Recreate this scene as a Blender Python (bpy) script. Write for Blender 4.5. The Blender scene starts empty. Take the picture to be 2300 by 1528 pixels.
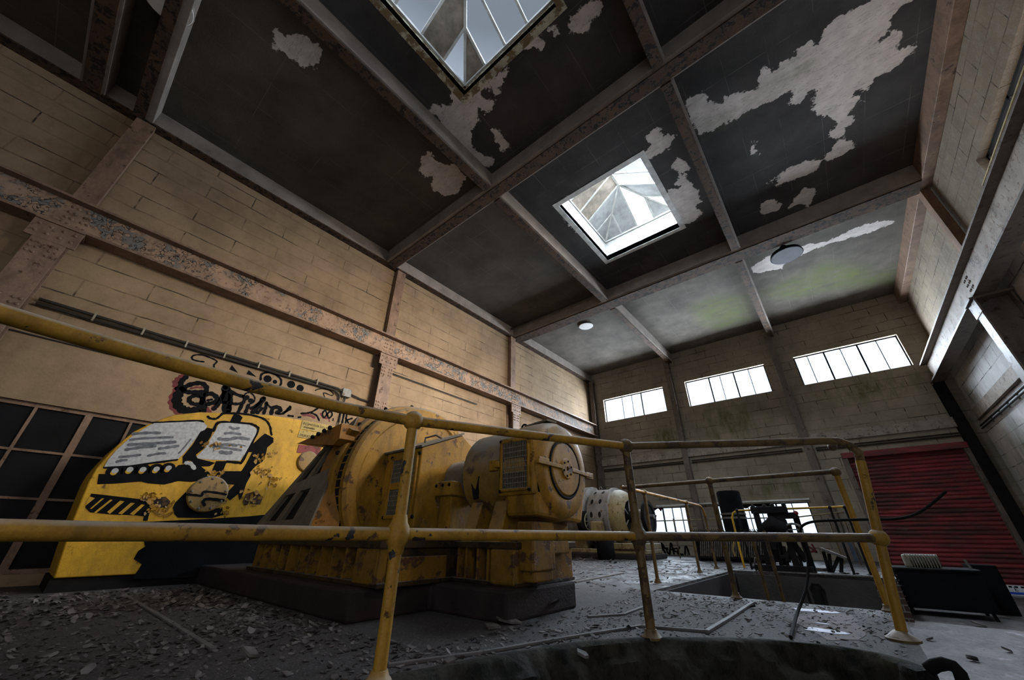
import bpy, math, random
import numpy as np
from mathutils import Vector, Matrix
sc = bpy.context.scene
COL = sc.collection
random.seed(7)
# ------------------------------------------------------------------ camera
FPX, YAW, PITCH, ROLL, CAMZ = 822.4, math.radians(-39.80), math.radians(28.235), math.radians(0.40), 0.55
cy, sy, cp, sp = math.cos(YAW), math.sin(YAW), math.cos(PITCH), math.sin(PITCH)
_f = Vector((sy*cp, cy*cp, sp)); _r = Vector((cy, -sy, 0)); _u = _r.cross(_f)
cr, sr = math.cos(ROLL), math.sin(ROLL)
RIGHT, UP, FWD = cr*_r + sr*_u, -sr*_r + cr*_u, _f
cam_d = bpy.data.cameras.new('camera'); cam = bpy.data.objects.new('camera', cam_d); COL.objects.link(cam)
cam_d.sensor_width = 36; cam_d.lens = 36*FPX/2300; cam_d.clip_start = .05; cam_d.clip_end = 200
m = Matrix.Identity(4)
for i in range(3):
    m[i][0], m[i][1], m[i][2] = RIGHT[i], UP[i], -FWD[i]
m[0][3], m[1][3], m[2][3] = 0, 0, CAMZ
cam.matrix_world = m
sc.camera = cam
# ------------------------------------------------------------------ world, daylight, exposure
w = bpy.data.worlds.new('overcast'); sc.world = w; w.use_nodes = True
w.node_tree.nodes['Background'].inputs[0].default_value = (.74, .85, 1, 1)
# bright cloud low down, greyer overhead
_n = w.node_tree.nodes; _l = w.node_tree.links
_tc = _n.new('ShaderNodeTexCoord'); _sp = _n.new('ShaderNodeSeparateXYZ'); _mr = _n.new('ShaderNodeMapRange')
_l.new(_tc.outputs['Generated'], _sp.inputs[0]); _l.new(_sp.outputs[2], _mr.inputs['Value'])
for k_, v_ in (('From Min', .74), ('From Max', .93), ('To Min', 1.25), ('To Max', .24)): _mr.inputs[k_].default_value = v_
_l.new(_mr.outputs[0], _n['Background'].inputs[1])
sc.view_settings.view_transform = 'Standard'; sc.view_settings.look = 'None'
sc.view_settings.gamma = 1; sc.view_settings.use_curve_mapping = False
sc.view_settings.exposure = 0.60
def daylight(name, loc, target, sx, sy_, power, colr):
    d = bpy.data.lights.new(name, 'AREA'); d.shape = 'RECTANGLE'; d.size = sx; d.size_y = sy_; d.energy = power; d.color = colr
    o = bpy.data.objects.new(name, d); COL.objects.link(o); o.location = loc
    o.rotation_euler = (Vector(target)-Vector(loc)).to_track_quat('-Z', 'Y').to_euler()
    return o
COOL = (.80, .90, 1.0); WARM = (1.0, .86, .68)
daylight('sky_over_near_skylight', (-2.05, 1.0, 9.6), (-2.05, 1.0, 0), 3.4, 3.6, 60, COOL)
daylight('sky_over_far_skylight', (-2.09, 6.65, 9.1), (-2.09, 6.65, 0), 5.6, 6.0, 5200, COOL)
for i, (xa, xb) in enumerate(((-7.09, -4.38), (-3.49, -.72), (.16, 2.81))):
    daylight('sky_outside_high_window', ((xa+xb)/2, 15.75, 5.6), ((xa+xb)/2, 0, 5.6), xb-xa+.5, 1.5, 750, COOL)
for i, (xa, xb) in enumerate(((-5.6, -4.43), (-3.36, -.81))):
    daylight('sky_outside_low_window', ((xa+xb)/2, 15.75, 1.1), ((xa+xb)/2, 0, 1.1), xb-xa+.4, 1.2, 30, COOL)
daylight('sky_outside_right_window', (4.5, 6.2, 6.0), (-7.7, 5.4, 1.9), 3.4, 1.7, 560, WARM).data.spread = math.radians(66)
daylight('added_fill_rear_right', (4.4, -2.7, 2.9), (0, -2.2, 2.2), 3.4, 2.4, 55, (1, .86, .68))  # unseen fill light added to brighten the left wall and casing
daylight('added_fill_rear', (1.75, -8.9, 1.2), (1.75, 0, 1.6), 3.2, 3.4, 70, COOL)  # unseen fill light added behind the camera, towards right wall and shutter
daylight('added_fill_rear_top', (-2.05, -5.2, 9.2), (-2.05, -5.2, 0), 3.2, 3.4, 22, (1, .93, .82))  # unseen overhead fill light added behind the camera
# ------------------------------------------------------------------ pixel ray -> point on a plane of the building
def at(px, py, ax, val):
    d = FWD + RIGHT*((px-1150)/FPX) - UP*((py-764)/FPX)
    o = (0, 0, CAMZ)
    t = (val-o[ax])/d[ax]
    return Vector((d.x*t, d.y*t, CAMZ+d.z*t))
# ------------------------------------------------------------------ mesh builder
class MB:
    def __init__(s): s.v = []; s.f = []
    def add(s, vs, fs):
        n = len(s.v); s.v += [tuple(v) for v in vs]; s.f += [tuple(i+n for i in f) for f in fs]; return s
    def box(s, x0, x1, y0, y1, z0, z1):
        v = [(x, y, z) for z in (z0, z1) for y in (y0, y1) for x in (x0, x1)]
        return s.add(v, [(0, 2, 3, 1), (4, 5, 7, 6), (0, 1, 5, 4), (2, 6, 7, 3), (0, 4, 6, 2), (1, 3, 7, 5)])
    def bar(s, p, q, w, h, up=(0, 0, 1)):
        p, q = Vector(p), Vector(q); d = (q-p).normalized(); u = Vector(up)
        if abs(d.dot(u)) > .98: u = Vector((1, 0, 0))
        r = d.cross(u).normalized(); u = r.cross(d)
        v = [b + r*(a*w/2) + u*(c*h/2) for b in (p, q) for c in (-1, 1) for a in (-1, 1)]
        return s.add(v, [(0, 2, 3, 1), (4, 5, 7, 6), (0, 1, 5, 4), (2, 6, 7, 3), (0, 4, 6, 2), (1, 3, 7, 5)])
    def prism(s, poly, ax, a0, a1):
        def P(u, v, a):
            return ((a, u, v), (u, a, v), (u, v, a))[ax]
        n = len(poly)
        v = [P(u, w_, a0) for u, w_ in poly] + [P(u, w_, a1) for u, w_ in poly]
        f = [tuple(range(n)), tuple(range(2*n-1, n-1, -1))] + [(i, (i+1) % n, n+(i+1) % n, n+i) for i in range(n)]
        return s.add(v, f)
    def flat(s, pts):
        return s.add(pts, [tuple(range(len(pts)))])
    def tube(s, pts, r, n=10, cap=True):
        pts = [Vector(p) for p in pts]; N = len(pts)
        rr = r if isinstance(r, (list, tuple)) else [r]*N
        t0 = (pts[1]-pts[0]).normalized(); a = t0.orthogonal().normalized(); vs = []
        for i, p in enumerate(pts):
            if i == 0: t = t0
            elif i == N-1: t = (pts[-1]-pts[-2]).normalized()
            else: t = ((pts[i+1]-p).normalized()+(p-pts[i-1]).normalized()).normalized()
            a = (a-t*a.dot(t)).normalized(); b = t.cross(a)
            vs += [p+(a*math.cos(2*math.pi*k/n)+b*math.sin(2*math.pi*k/n))*rr[i] for k in range(n)]
        fs = [(i*n+k, i*n+(k+1) % n, (i+1)*n+(k+1) % n, (i+1)*n+k) for i in range(N-1) for k in range(n)]
        if cap: fs += [tuple(range(n-1, -1, -1)), tuple((N-1)*n+k for k in range(n))]
        return s.add(vs, fs)
    def lathe(s, prof, c, ax=0, n=48, a0=0, a1=2*math.pi, close=True):
        full = abs(a1-a0-2*math.pi) < 1e-6; m_ = n if full else n+1; vs = []
        for a, r in prof:
            for k in range(m_):
                th = a0+(a1-a0)*k/n; u, v = r*math.cos(th), r*math.sin(th)
                vs.append(((c[0]+a, c[1]+u, c[2]+v), (c[0]+u, c[1]+a, c[2]+v), (c[0]+u, c[1]+v, c[2]+a))[ax])
        P = len(prof)
        fs = [(i*m_+k, i*m_+(k+1) % m_, (i+1)*m_+(k+1) % m_, (i+1)*m_+k) for i in range(P-1) for k in range(n)]
        if close and full: fs += [tuple(range(m_-1, -1, -1)), tuple((P-1)*m_+k for k in range(m_))]
        return s.add(vs, fs)
    def ball(s, c, r, n=14):
        h = n//2
        prof = [(-r*math.cos(math.pi*i/h), max(r*math.sin(math.pi*i/h), r*.02)) for i in range(h+1)]
        return s.lathe(prof, c, 2, n)
    def ibeam(s, p, q, w, h, tf=.03, tw=.025, up=(0, 0, 1)):
        p, q = Vector(p), Vector(q); u = Vector(up)
        s.bar(p+u*(h/2-tf/2), q+u*(h/2-tf/2), w, tf, up); s.bar(p-u*(h/2-tf/2), q-u*(h/2-tf/2), w, tf, up)
        return s.bar(p, q, tw, h-2*tf, up)
    def pieces(s):
        par = list(range(len(s.v)))
        def find(a):
            while par[a] != a: par[a] = par[par[a]]; a = par[a]
            return a
        for f in s.f:
            for k in f[1:]:
                a, b = find(f[0]), find(k)
                if a != b: par[b] = a
        grp = {}
        for f in s.f: grp.setdefault(find(f[0]), []).append(f)
        out = []
        for fs in grp.values():
            ids = sorted({i for f in fs for i in f}); mp = {i: k for k, i in enumerate(ids)}; m_ = MB(); m_.v = [s.v[i] for i in ids]; m_.f = [tuple(mp[i] for i in f) for f in fs]; out.append(m_)
        return out
    def each(s, name, mat, parent=None, smooth=40, bevel=0):
        return [p.build(name, mat, parent, smooth, bevel) for p in s.pieces()][0]
    def build(s, name, mat, parent=None, smooth=40, bevel=0):
        me = bpy.data.meshes.new(name); me.from_pydata(s.v, [], s.f); me.validate(); me.update()
        import bmesh
        bm = bmesh.new(); bm.from_mesh(me); bmesh.ops.recalc_face_normals(bm, faces=bm.faces); bm.to_mesh(me); bm.free()
        if smooth:
            me.polygons.foreach_set('use_smooth', [True]*len(me.polygons)); me.set_sharp_from_angle(angle=math.radians(smooth))
        me.materials.append(mat)
        o = bpy.data.objects.new(name, me); COL.objects.link(o)
        if parent is not None:
            o.parent = parent
            p = parent; off = Vector((0, 0, 0))
            while p is not None: off += p.location; p = p.parent
            o.location = -off
        if bevel:
            b = o.modifiers.new('edge', 'BEVEL'); b.width = bevel; b.segments = 2; b.limit_method = 'ANGLE'; b.angle_limit = math.radians(50)
        return o
def tag(o, label, cat, group=None, kind=None):
    o['label'] = label; o['category'] = cat
    if group: o['group'] = group
    if kind: o['kind'] = kind
    return o
def thing(name, loc, label, cat, group=None):
    o = bpy.data.objects.new(name, None); COL.objects.link(o); o.location = loc; o.empty_display_size = .1
    return tag(o, label, cat, group)
def struct(o, label=None):
    o['kind'] = 'structure'
    if label: o['label'] = label
    return o
# ------------------------------------------------------------------ materials
def C(r, g, b): return (r, g, b, 1)
class NT:
    def __init__(s, name):
        s.m = bpy.data.materials.new(name); s.m.use_nodes = True; s.t = s.m.node_tree; s.n = s.t.nodes; s.l = s.t.links
        s.b = s.n['Principled BSDF']; s.geo = s.n.new('ShaderNodeNewGeometry'); s.pos = s.geo.outputs['Position']
    def lk(s, a, b): s.l.new(a, b)
    def noise(s, scale, detail=6, rough=.6, vec=None, stretch=None):
        n = s.n.new('ShaderNodeTexNoise'); n.inputs['Scale'].default_value = scale; n.inputs['Detail'].default_value = detail; n.inputs['Roughness'].default_value = rough
        v = vec or s.pos
        if stretch:
            mp = s.n.new('ShaderNodeMapping'); mp.inputs['Scale'].default_value = stretch; s.lk(v, mp.inputs['Vector']); v = mp.outputs[0]
        s.lk(v, n.inputs['Vector']); return n.outputs['Fac']
    def ramp(s, fac, lo, hi):
        n = s.n.new('ShaderNodeMapRange'); n.inputs['From Min'].default_value = lo; n.inputs['From Max'].default_value = hi; n.clamp = True
        s.lk(fac, n.inputs['Value']); return n.outputs[0]
    def mix(s, fac, a, b, blend='MIX'):
        n = s.n.new('ShaderNodeMix'); n.data_type = 'RGBA'; n.blend_type = blend
        for v, k in ((fac, 0), (a, 6), (b, 7)):
            if hasattr(v, 'links'): s.lk(v, n.inputs[k])
            else: n.inputs[k].default_value = v
        return n.outputs[2]
    def math(s, op, a, b=0.0):
        n = s.n.new('ShaderNodeMath'); n.operation = op
        for v, k in ((a, 0), (b, 1)):
            if hasattr(v, 'links'): s.lk(v, n.inputs[k])
            else: n.inputs[k].default_value = v
        return n.outputs[0]
    def attr(s, name):
        n = s.n.new('ShaderNodeAttribute'); n.attribute_name = name; return n.outputs['Fac']
    def up(s):
        n = s.n.new('ShaderNodeSeparateXYZ'); s.lk(s.geo.outputs['Normal'], n.inputs[0]); return n.outputs[2]
    def xyz(s):
        n = s.n.new('ShaderNodeSeparateXYZ'); s.lk(s.pos, n.inputs[0]); return n.outputs
    def vec(s, x, y, z=0.0):
        n = s.n.new('ShaderNodeCombineXYZ')
        for v, k in ((x, 0), (y, 1), (z, 2)):
            if hasattr(v, 'links'): s.lk(v, n.inputs[k])
            else: n.inputs[k].default_value = v
        return n.outputs[0]
    def done(s, col, rough=.8, bump=None, bd=.01, strength=.6, metal=0, spec=.3):
        if hasattr(col, 'links'): s.lk(col, s.b.inputs['Base Color'])
        else: s.b.inputs['Base Color'].default_value = col
        if hasattr(rough, 'links'): s.lk(rough, s.b.inputs['Roughness'])
        else: s.b.inputs['Roughness'].default_value = rough
        s.b.inputs['Metallic'].default_value = metal; s.b.inputs['Specular IOR Level'].default_value = spec
        if bump is not None:
            b = s.n.new('ShaderNodeBump'); b.inputs['Distance'].default_value = bd; b.inputs['Strength'].default_value = strength
            s.lk(bump, b.inputs['Height']); s.lk(b.outputs[0], s.b.inputs['Normal'])
        return s.m
def plain(name, c, rough=.7, var=.35, scale=6, metal=0, bump=.004, spec=.3):
    t = NT(name); n = t.noise(scale, 8); d = C(*[x*(1-var) for x in c]); l = C(*[min(1, x*(1+var)) for x in c])
    return t.done(t.mix(t.ramp(n, .3, .7), d, l), rough, t.noise(scale*9, 4), bump, .5, metal, spec)
def painted(name, c, rust=(.07, .032, .015), rust_at=.60, scale=7, dust=.75, dustc=(.33, .28, .24), chip=None, rough=.55, grime=.7, dlo=.35, dhi=.9):
    """old paint: tonal drift, rust blotches, chips down to dark metal, dust lying on upward faces"""
    t = NT(name)
    base = t.mix(t.ramp(t.noise(2.3, 5), .3, .72), C(*[x*.62 for x in c]), C(*c))
    base = t.mix(t.math('MULTIPLY', t.ramp(t.noise(26, 6), .45, .75), .45), base, C(*[x*.45 for x in c]))
    base = t.mix(t.math('MULTIPLY', t.ramp(t.noise(4.5, 10, .75, stretch=(1, 1, .45)), .46, .66), grime), base, C(*[x*.22+.006 for x in c]))
    base = t.mix(t.math('MULTIPLY', t.ramp(t.noise(95, 5, .7), .42, .66), .42), base, C(*[x*.35 for x in c]))
    r = t.ramp(t.noise(scale, 10, .68), rust_at, rust_at+.05)
    base = t.mix(r, base, C(*rust))
    if chip:
        ch = t.ramp(t.noise(chip, 5, .5), .655, .67); base = t.mix(ch, base, C(.022, .02, .022)); r = t.math('MAXIMUM', r, ch)
    if dust:
        du = t.math('MULTIPLY', t.ramp(t.up(), dlo, dhi), t.math('MULTIPLY', t.ramp(t.noise(5, 8), .2, .6), dust)); base = t.mix(du, base, C(*dustc))
    h = t.math('SUBTRACT', t.math('MULTIPLY', t.noise(45, 5), .4), r)
    return t.done(base, rough, h, .006, .7)
def peeling(name, c, under=(.13, .12, .11), amount=.5, scale=7, rust=(.10, .045, .022)):
    """paint lifting off in flakes: cracks between plates, grey undersides, rust below"""
    t = NT(name)
    base = t.mix(t.ramp(t.noise(3, 6), .3, .7), C(*[x*.55 for x in c]), C(*c))
    base = t.mix(t.ramp(t.noise(14, 8), .55, .7), base, C(*rust))
    vo = t.n.new('ShaderNodeTexVoronoi'); vo.feature = 'DISTANCE_TO_EDGE'; vo.inputs['Scale'].default_value = scale
    wv = t.n.new('ShaderNodeVectorMath'); wv.operation = 'ADD'; nn = t.n.new('ShaderNodeTexNoise'); nn.inputs['Scale'].default_value = 5; t.lk(t.pos, nn.inputs[0])
    t.lk(t.pos, wv.inputs[0]); t.lk(nn.outputs['Color'], wv.inputs[1]); t.lk(wv.outputs[0], vo.inputs['Vector'])
    v2 = t.n.new('ShaderNodeTexVoronoi'); v2.inputs['Scale'].default_value = scale; t.lk(wv.outputs[0], v2.inputs['Vector'])
    sep = t.n.new('ShaderNodeSeparateColor'); t.lk(v2.outputs['Color'], sep.inputs[0])
    msk = t.ramp(t.noise(1.6, 4), .58-amount*.25, .66-amount*.25)
    crack = t.math('MULTIPLY', msk, t.ramp(vo.outputs['Distance'], .07, .02))
    fl = t.math('MULTIPLY', msk, t.ramp(sep.outputs[0], .62, .66))
    base = t.mix(fl, base, C(*under)); base = t.mix(crack, base, C(.012, .009, .008))
    h = t.math('ADD', t.math('MULTIPLY', t.math('MULTIPLY', sep.outputs[1], msk), .8), t.math('MULTIPLY', t.noise(40, 4), .15))
    return t.done(base, .75, h, .02, .8)
def blockwork(name, ax, c, mortar=(.03, .022, .015), bw=.62, bh=.3, dado=None, moss=None, crack=.9, upper=None):
    """painted concrete blocks; joints open up only here and there"""
    t = NT(name); X = t.xyz(); u = X[1] if ax == 0 else X[0]
    wob = t.math('MULTIPLY', t.math('SUBTRACT', t.noise(2.2, 6), .5), .05)
    br = t.n.new('ShaderNodeTexBrick'); br.offset = .5
    for k, v in (('Scale', 1), ('Mortar Size', .010), ('Mortar Smooth', .15), ('Brick Width', bw), ('Row Height', bh)): br.inputs[k].default_value = v
    br.inputs['Color1'].default_value = C(.9, .9, .9); br.inputs['Color2'].default_value = C(1, 1, 1); br.inputs['Mortar'].default_value = C(0, 0, 0)
    t.lk(t.vec(t.math('ADD', u, wob), t.math('ADD', X[2], wob)), br.inputs['Vector'])
    base = t.mix(t.ramp(t.noise(.9, 8, .65), .32, .72), C(*[x*.55 for x in c]), C(*c))
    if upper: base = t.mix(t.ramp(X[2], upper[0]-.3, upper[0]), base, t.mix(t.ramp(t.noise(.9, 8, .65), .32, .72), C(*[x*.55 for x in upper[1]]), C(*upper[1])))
    base = t.mix(t.math('MULTIPLY', t.ramp(t.noise(9, 9, .7), .5, .8), .5), base, C(*[x*.4 for x in c]))
    base = t.mix(t.math('MULTIPLY', t.ramp(t.noise(70, 3), .45, .7), .25), base, C(*[x*.5 for x in c]))
    op = t.ramp(t.noise(1.7, 6, stretch=(.6, .6, 2.5)), .46, .60)
    j = t.math('MULTIPLY', br.outputs['Fac'], t.math('MAXIMUM', t.math('MULTIPLY', op, crack), .22))
    if dado is not None:
        j = t.math('MULTIPLY', j, t.ramp(X[2], dado-.02, dado+.02))
    base = t.mix(j, base, C(*mortar))
    if moss:
        mk = None
        for (p, rad) in moss:
            vm = t.n.new('ShaderNodeVectorMath'); vm.operation = 'SUBTRACT'; t.lk(t.pos, vm.inputs[0]); vm.inputs[1].default_value = p
            v2 = t.n.new('ShaderNodeVectorMath'); v2.operation = 'DIVIDE'; t.lk(vm.outputs[0], v2.inputs[0]); v2.inputs[1].default_value = rad
            v3 = t.n.new('ShaderNodeVectorMath'); v3.operation = 'LENGTH'; t.lk(v2.outputs[0], v3.inputs[0])
            q = t.ramp(v3.outputs['Value'], 1.1, .2); mk = q if mk is None else t.math('MAXIMUM', mk, q)
        mk = t.math('MULTIPLY', mk, t.ramp(t.noise(2.5, 9, .75, stretch=(1.6, 1.6, .5)), .40, .62)); base = t.mix(mk, base, C(.075, .09, .022))
    h = t.math('SUBTRACT', t.math('MULTIPLY', t.noise(30, 6), .3), j)
    return t.done(base, .85, h, .02, .7, 0, .2)
YEL = (.40, .20, .016)
M = {}
M['yellow'] = painted('yellow_machine_paint', YEL, rust_at=.585, grime=.85, dlo=.15, dhi=.8, dust=.85, dustc=(.24, .205, .17))
M['yellow_low'] = painted('darker_bed_paint', (.27, .135, .014), rust_at=.54, grime=1.0)  # darker, more mottled copy of the machine yellow for the low parts
M['yellow_clean'] = painted('yellow_casing_paint', (.66, .36, .018), rust_at=.62, scale=5, dust=.5, grime=.5)
M['rail'] = painted('yellow_rail_paint', (.44, .23, .02), rust_at=.60, scale=9, chip=8, dust=.85, dustc=(.42, .36, .31))
M['rail_dull'] = painted('dull_rail_paint', (.15, .092, .026), rust=(.05, .032, .02), rust_at=.52, scale=9, chip=9, dust=.8)
M['orange'] = painted('orange_primer', (.36, .15, .014), rust_at=.57)
M['dusty'] = painted('dusty_grey_steel', (.17, .14, .105), rust_at=.62, dust=.9)
M['dustyellow'] = painted('dust_over_yellow', (.30, .17, .03), rust_at=.56, dust=1.6, dustc=(.19, .165, .14), dlo=-.1, dhi=.75)
M['pale'] = painted('pale_flaking_paint', (.28, .265, .245), rust=(.12, .065, .02), rust_at=.57, scale=9, dust=.4)
M['palewarm'] = painted('yellow_grey_paint', (.32, .24, .10), rust=(.10, .05, .02), rust_at=.56, scale=9, dust=.9, dustc=(.36, .34, .31))
M['red'] = painted('red_plate_paint', (.22, .02, .02), rust_at=.55, dust=0)
M['black'] = plain('black_paint', (.005, .005, .006), .9, .4, spec=.08)
M['bed_shade'] = painted('shade_darkened_bed_paint', (.055, .030, .008), rust=(.012, .008, .006), rust_at=.5, dust=.5)  # bed paint darkened near black: shade on its fronts put into the colour
M['soot'] = plain('sooty_black_steel', (.008, .007, .007), .75, .5, spec=.12)
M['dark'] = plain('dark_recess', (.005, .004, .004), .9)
M['white'] = plain('white_spray_paint', (.36, .36, .365), .7, .25, 30)
M['greyspray'] = plain('grey_spray_paint', (.10, .105, .12), .6, .5, 20)
M['darkred'] = plain('dark_red_spray', (.10, .008, .008), .6, .4)
M['gyellow'] = M['yellow_clean']
M['mesh'] = plain('galvanised_mesh', (.21, .185, .13), .5, .3, 20)
M['beam'] = peeling('peeling_crane_beam_paint', (.34, .215, .14), amount=.75, scale=6)
M['beam_pale'] = peeling('pale_crane_beam_paint', (.36, .30, .25), amount=.1, scale=8)
M['col'] = painted('brown_column_paint', (.29, .175, .115), rust=(.07, .035, .02), rust_at=.60, dust=.5)
M['col_grey'] = painted('grey_column_paint', (.19, .15, .125), rust=(.06, .035, .02), rust_at=.58, dust=.5)
M['rustflange'] = painted('rust_scale_flange', (.10, .052, .026), rust=(.016, .010, .008), rust_at=.50, scale=11, dust=0, rough=.9)
M['beamweb'] = plain('dusty_beam_casing', (.21, .175, .15), .9, .25, 3)
M['conduit'] = plain('conduit_black', (.022, .018, .014), .6, .4)
M['concrete_dark'] = plain('oily_plinth_concrete', (.020, .013, .013), .8, .5, 5, bump=.012)
M['enamel'] = plain('white_enamel', (.62, .60, .58), .3, .1)
M['iron'] = plain('bare_iron', (.10, .09, .08), .5, .5, 20)
M['bluegrey'] = plain('bluegrey_board', (.06, .075, .10), .6, .3)
M['whiteboard'] = plain('white_board', (.7, .72, .74), .5, .15)
M['blueline'] = plain('blue_stripe', (.02, .07, .5), .5, .1)
M['plate'] = painted('cream_nameplate', (.46, .33, .09), rust_at=.62, scale=30, dust=0)
M['rope'] = plain('black_cable', (.006, .005, .005), .9, spec=.1)
M['puddle'] = plain('spilt_white_paint', (.26, .26, .36), .5, .3, 12)
M['redstain'] = plain('red_floor_stain', (.065, .040, .040), .8, .4, 9)
M['timber'] = plain('white_frame_paint', (.50, .49, .46), .6, .3)
M['stainwood'] = painted('stained_kerb_paint', (.66, .62, .46), rust=(.17, .12, .06), rust_at=.47, scale=6, dust=0)
def glass(name, tint, gloss=.12, rough=.1):
    t = NT(name); tr = t.n.new('ShaderNodeBsdfTransparent'); tr.inputs[0].default_value = tint
    gl = t.n.new('ShaderNodeBsdfGlossy'); gl.inputs['Roughness'].default_value = rough
    mx = t.n.new('ShaderNodeMixShader'); mx.inputs[0].default_value = gloss; t.lk(tr.outputs[0], mx.inputs[1]); t.lk(gl.outputs[0], mx.inputs[2])
    t.lk(mx.outputs[0], t.n['Material Output'].inputs[0]); return t.m
M['glass'] = glass('wired_glass', C(.90, .92, .94), .06)
def dirtyglass(name, clear, dirt, lo, hi):
    t = NT(name); tr = t.n.new('ShaderNodeBsdfTransparent'); tr.inputs[0].default_value = clear
    df = t.n.new('ShaderNodeBsdfTranslucent'); df.inputs[0].default_value = dirt
    d2 = t.n.new('ShaderNodeBsdfDiffuse'); d2.inputs[0].default_value = dirt
    m1 = t.n.new('ShaderNodeMixShader'); m1.inputs[0].default_value = .5; t.lk(df.outputs[0], m1.inputs[1]); t.lk(d2.outputs[0], m1.inputs[2])
    mx = t.n.new('ShaderNodeMixShader'); t.lk(t.ramp(t.noise(3, 9, .7), lo, hi), mx.inputs[0]); t.lk(tr.outputs[0], mx.inputs[1]); t.lk(m1.outputs[0], mx.inputs[2])
    t.lk(mx.outputs[0], t.n['Material Output'].inputs[0]); return t.m
M['windowglass'] = dirtyglass('dusty_window_glass', C(.92, .94, .96), C(.30, .31, .30), .66, .80)
M['boarded'] = plain('stained_lantern_board', (.20, .165, .13), .8, .45, 5)
M['boarded2'] = plain('grey_lantern_board', (.34, .34, .33), .8, .3, 4)
M['darkglass'] = plain('sooted_black_glass', (.004, .004, .006), .5, .6, 2, spec=.1)
# ------------------------------------------------------------------ room shell
XL, XR, YF, YB, ZC, ZL = -7.75, 3.4, 15.1, -8.0, 7.45, -0.55
def wall_holes(name, mat, ax, a_in, a_out, u0, u1, z0, z1, holes):
    us = sorted({u0, u1} | {h[0] for h in holes} | {h[1] for h in holes}); zs = sorted({z0, z1} | {h[2] for h in holes} | {h[3] for h in holes})
    P = (lambda u, z, a: (a, u, z)) if ax == 0 else (lambda u, z, a: (u, a, z))
    solid = lambda i, j: 0 <= i < len(us)-1 and 0 <= j < len(zs)-1 and not any(h[0] <= (us[i]+us[i+1])/2 <= h[1] and h[2] <= (zs[j]+zs[j+1])/2 <= h[3] for h in holes)
    b = MB()
    for i in range(len(us)-1):
        for j in range(len(zs)-1):
            if not solid(i, j): continue
            q = [(us[i], zs[j]), (us[i+1], zs[j]), (us[i+1], zs[j+1]), (us[i], zs[j+1])]
            for a in (a_in, a_out): b.flat([P(u, z, a) for u, z in q])
            for k, (di, dj) in enumerate(((0, -1), (1, 0), (0, 1), (-1, 0))):
                if not solid(i+di, j+dj):
                    p, r = q[k], q[(k+1) % 4]; b.flat([P(*p, a_in), P(*r, a_in), P(*r, a_out), P(*p, a_out)])
    import bmesh
    o = b.build(name, mat, smooth=0)
    bm = bmesh.new(); bm.from_mesh(o.data); bmesh.ops.remove_doubles(bm, verts=bm.verts, dist=1e-5); bmesh.ops.recalc_face_normals(bm, faces=bm.faces); bm.to_mesh(o.data); bm.free()
    return struct(o)
HW = [(-7.09, -4.38, 5.08, 6.11), (-3.49, -.72, 5.08, 6.11), (.16, 2.81, 5.08, 6.11)]
LW = [(-5.75, -4.43, .60, 1.55), (-3.40, -.81, .60, 1.55)]
DOOR = (.50, 2.86, ZL, 2.80)
M['wall_left'] = blockwork('tan_blockwork', 0, (.33, .225, .135), dado=2.9, bw=1.4, bh=.30)
M['wall_far'] = blockwork('grey_blockwork', 1, (.34, .285, .215), moss=[((-2.3, 15.1, 4.2), (1.5, 1, .9)), ((-1.6, 15.1, 2.0), (1.2, 1, .45)), ((1.8, 15.1, 4.6), (1.6, 1, .5)), ((-4.6, 15.1, 4.1), (.8, 1, .6))], bw=.62, bh=.3)
M['wall_right'] = blockwork('lit_lower_blockwork', 0, (.72, .70, .68), moss=[((3.4, 13.2, 2.0), (1, 1.2, .9)), ((3.4, 14.6, 3.8), (1, 1.0, .4))], bw=.62, bh=.3, upper=(5.0, (.22, .165, .105)))  # brighter bottom and darker top: fall of light put into the wall colour
M['wall_back'] = blockwork('rear_blockwork', 1, (.36, .27, .18))
wall_left = wall_holes('wall_left', M['wall_left'], 0, XL, XL-.3, YB, YF, -.7, 7.6, [(-3.3, .98, .12, 2.06)])
wall_far = wall_holes('wall_far', M['wall_far'], 1, YF, YF+.3, XL, XR, -.7, 7.6, HW+LW+[DOOR])
RW = (4.6, 7.95, 4.78, 6.11)
wall_right = wall_holes('wall_right', M['wall_right'], 0, XR, XR+.3, YB, YF, -.7, 7.6, [RW, (-4.4, -1.1, 1.75, 4.0)])  # second opening is unseen, added to let the rear right fill in
wall_back = wall_holes('wall_back', M['wall_back'], 1, YB, YB-.3, XL, XR, -.7, 7.6, [(.3, 3.2, ZL, 2.7)])  # unseen opening added to let the rear fill light in
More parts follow.
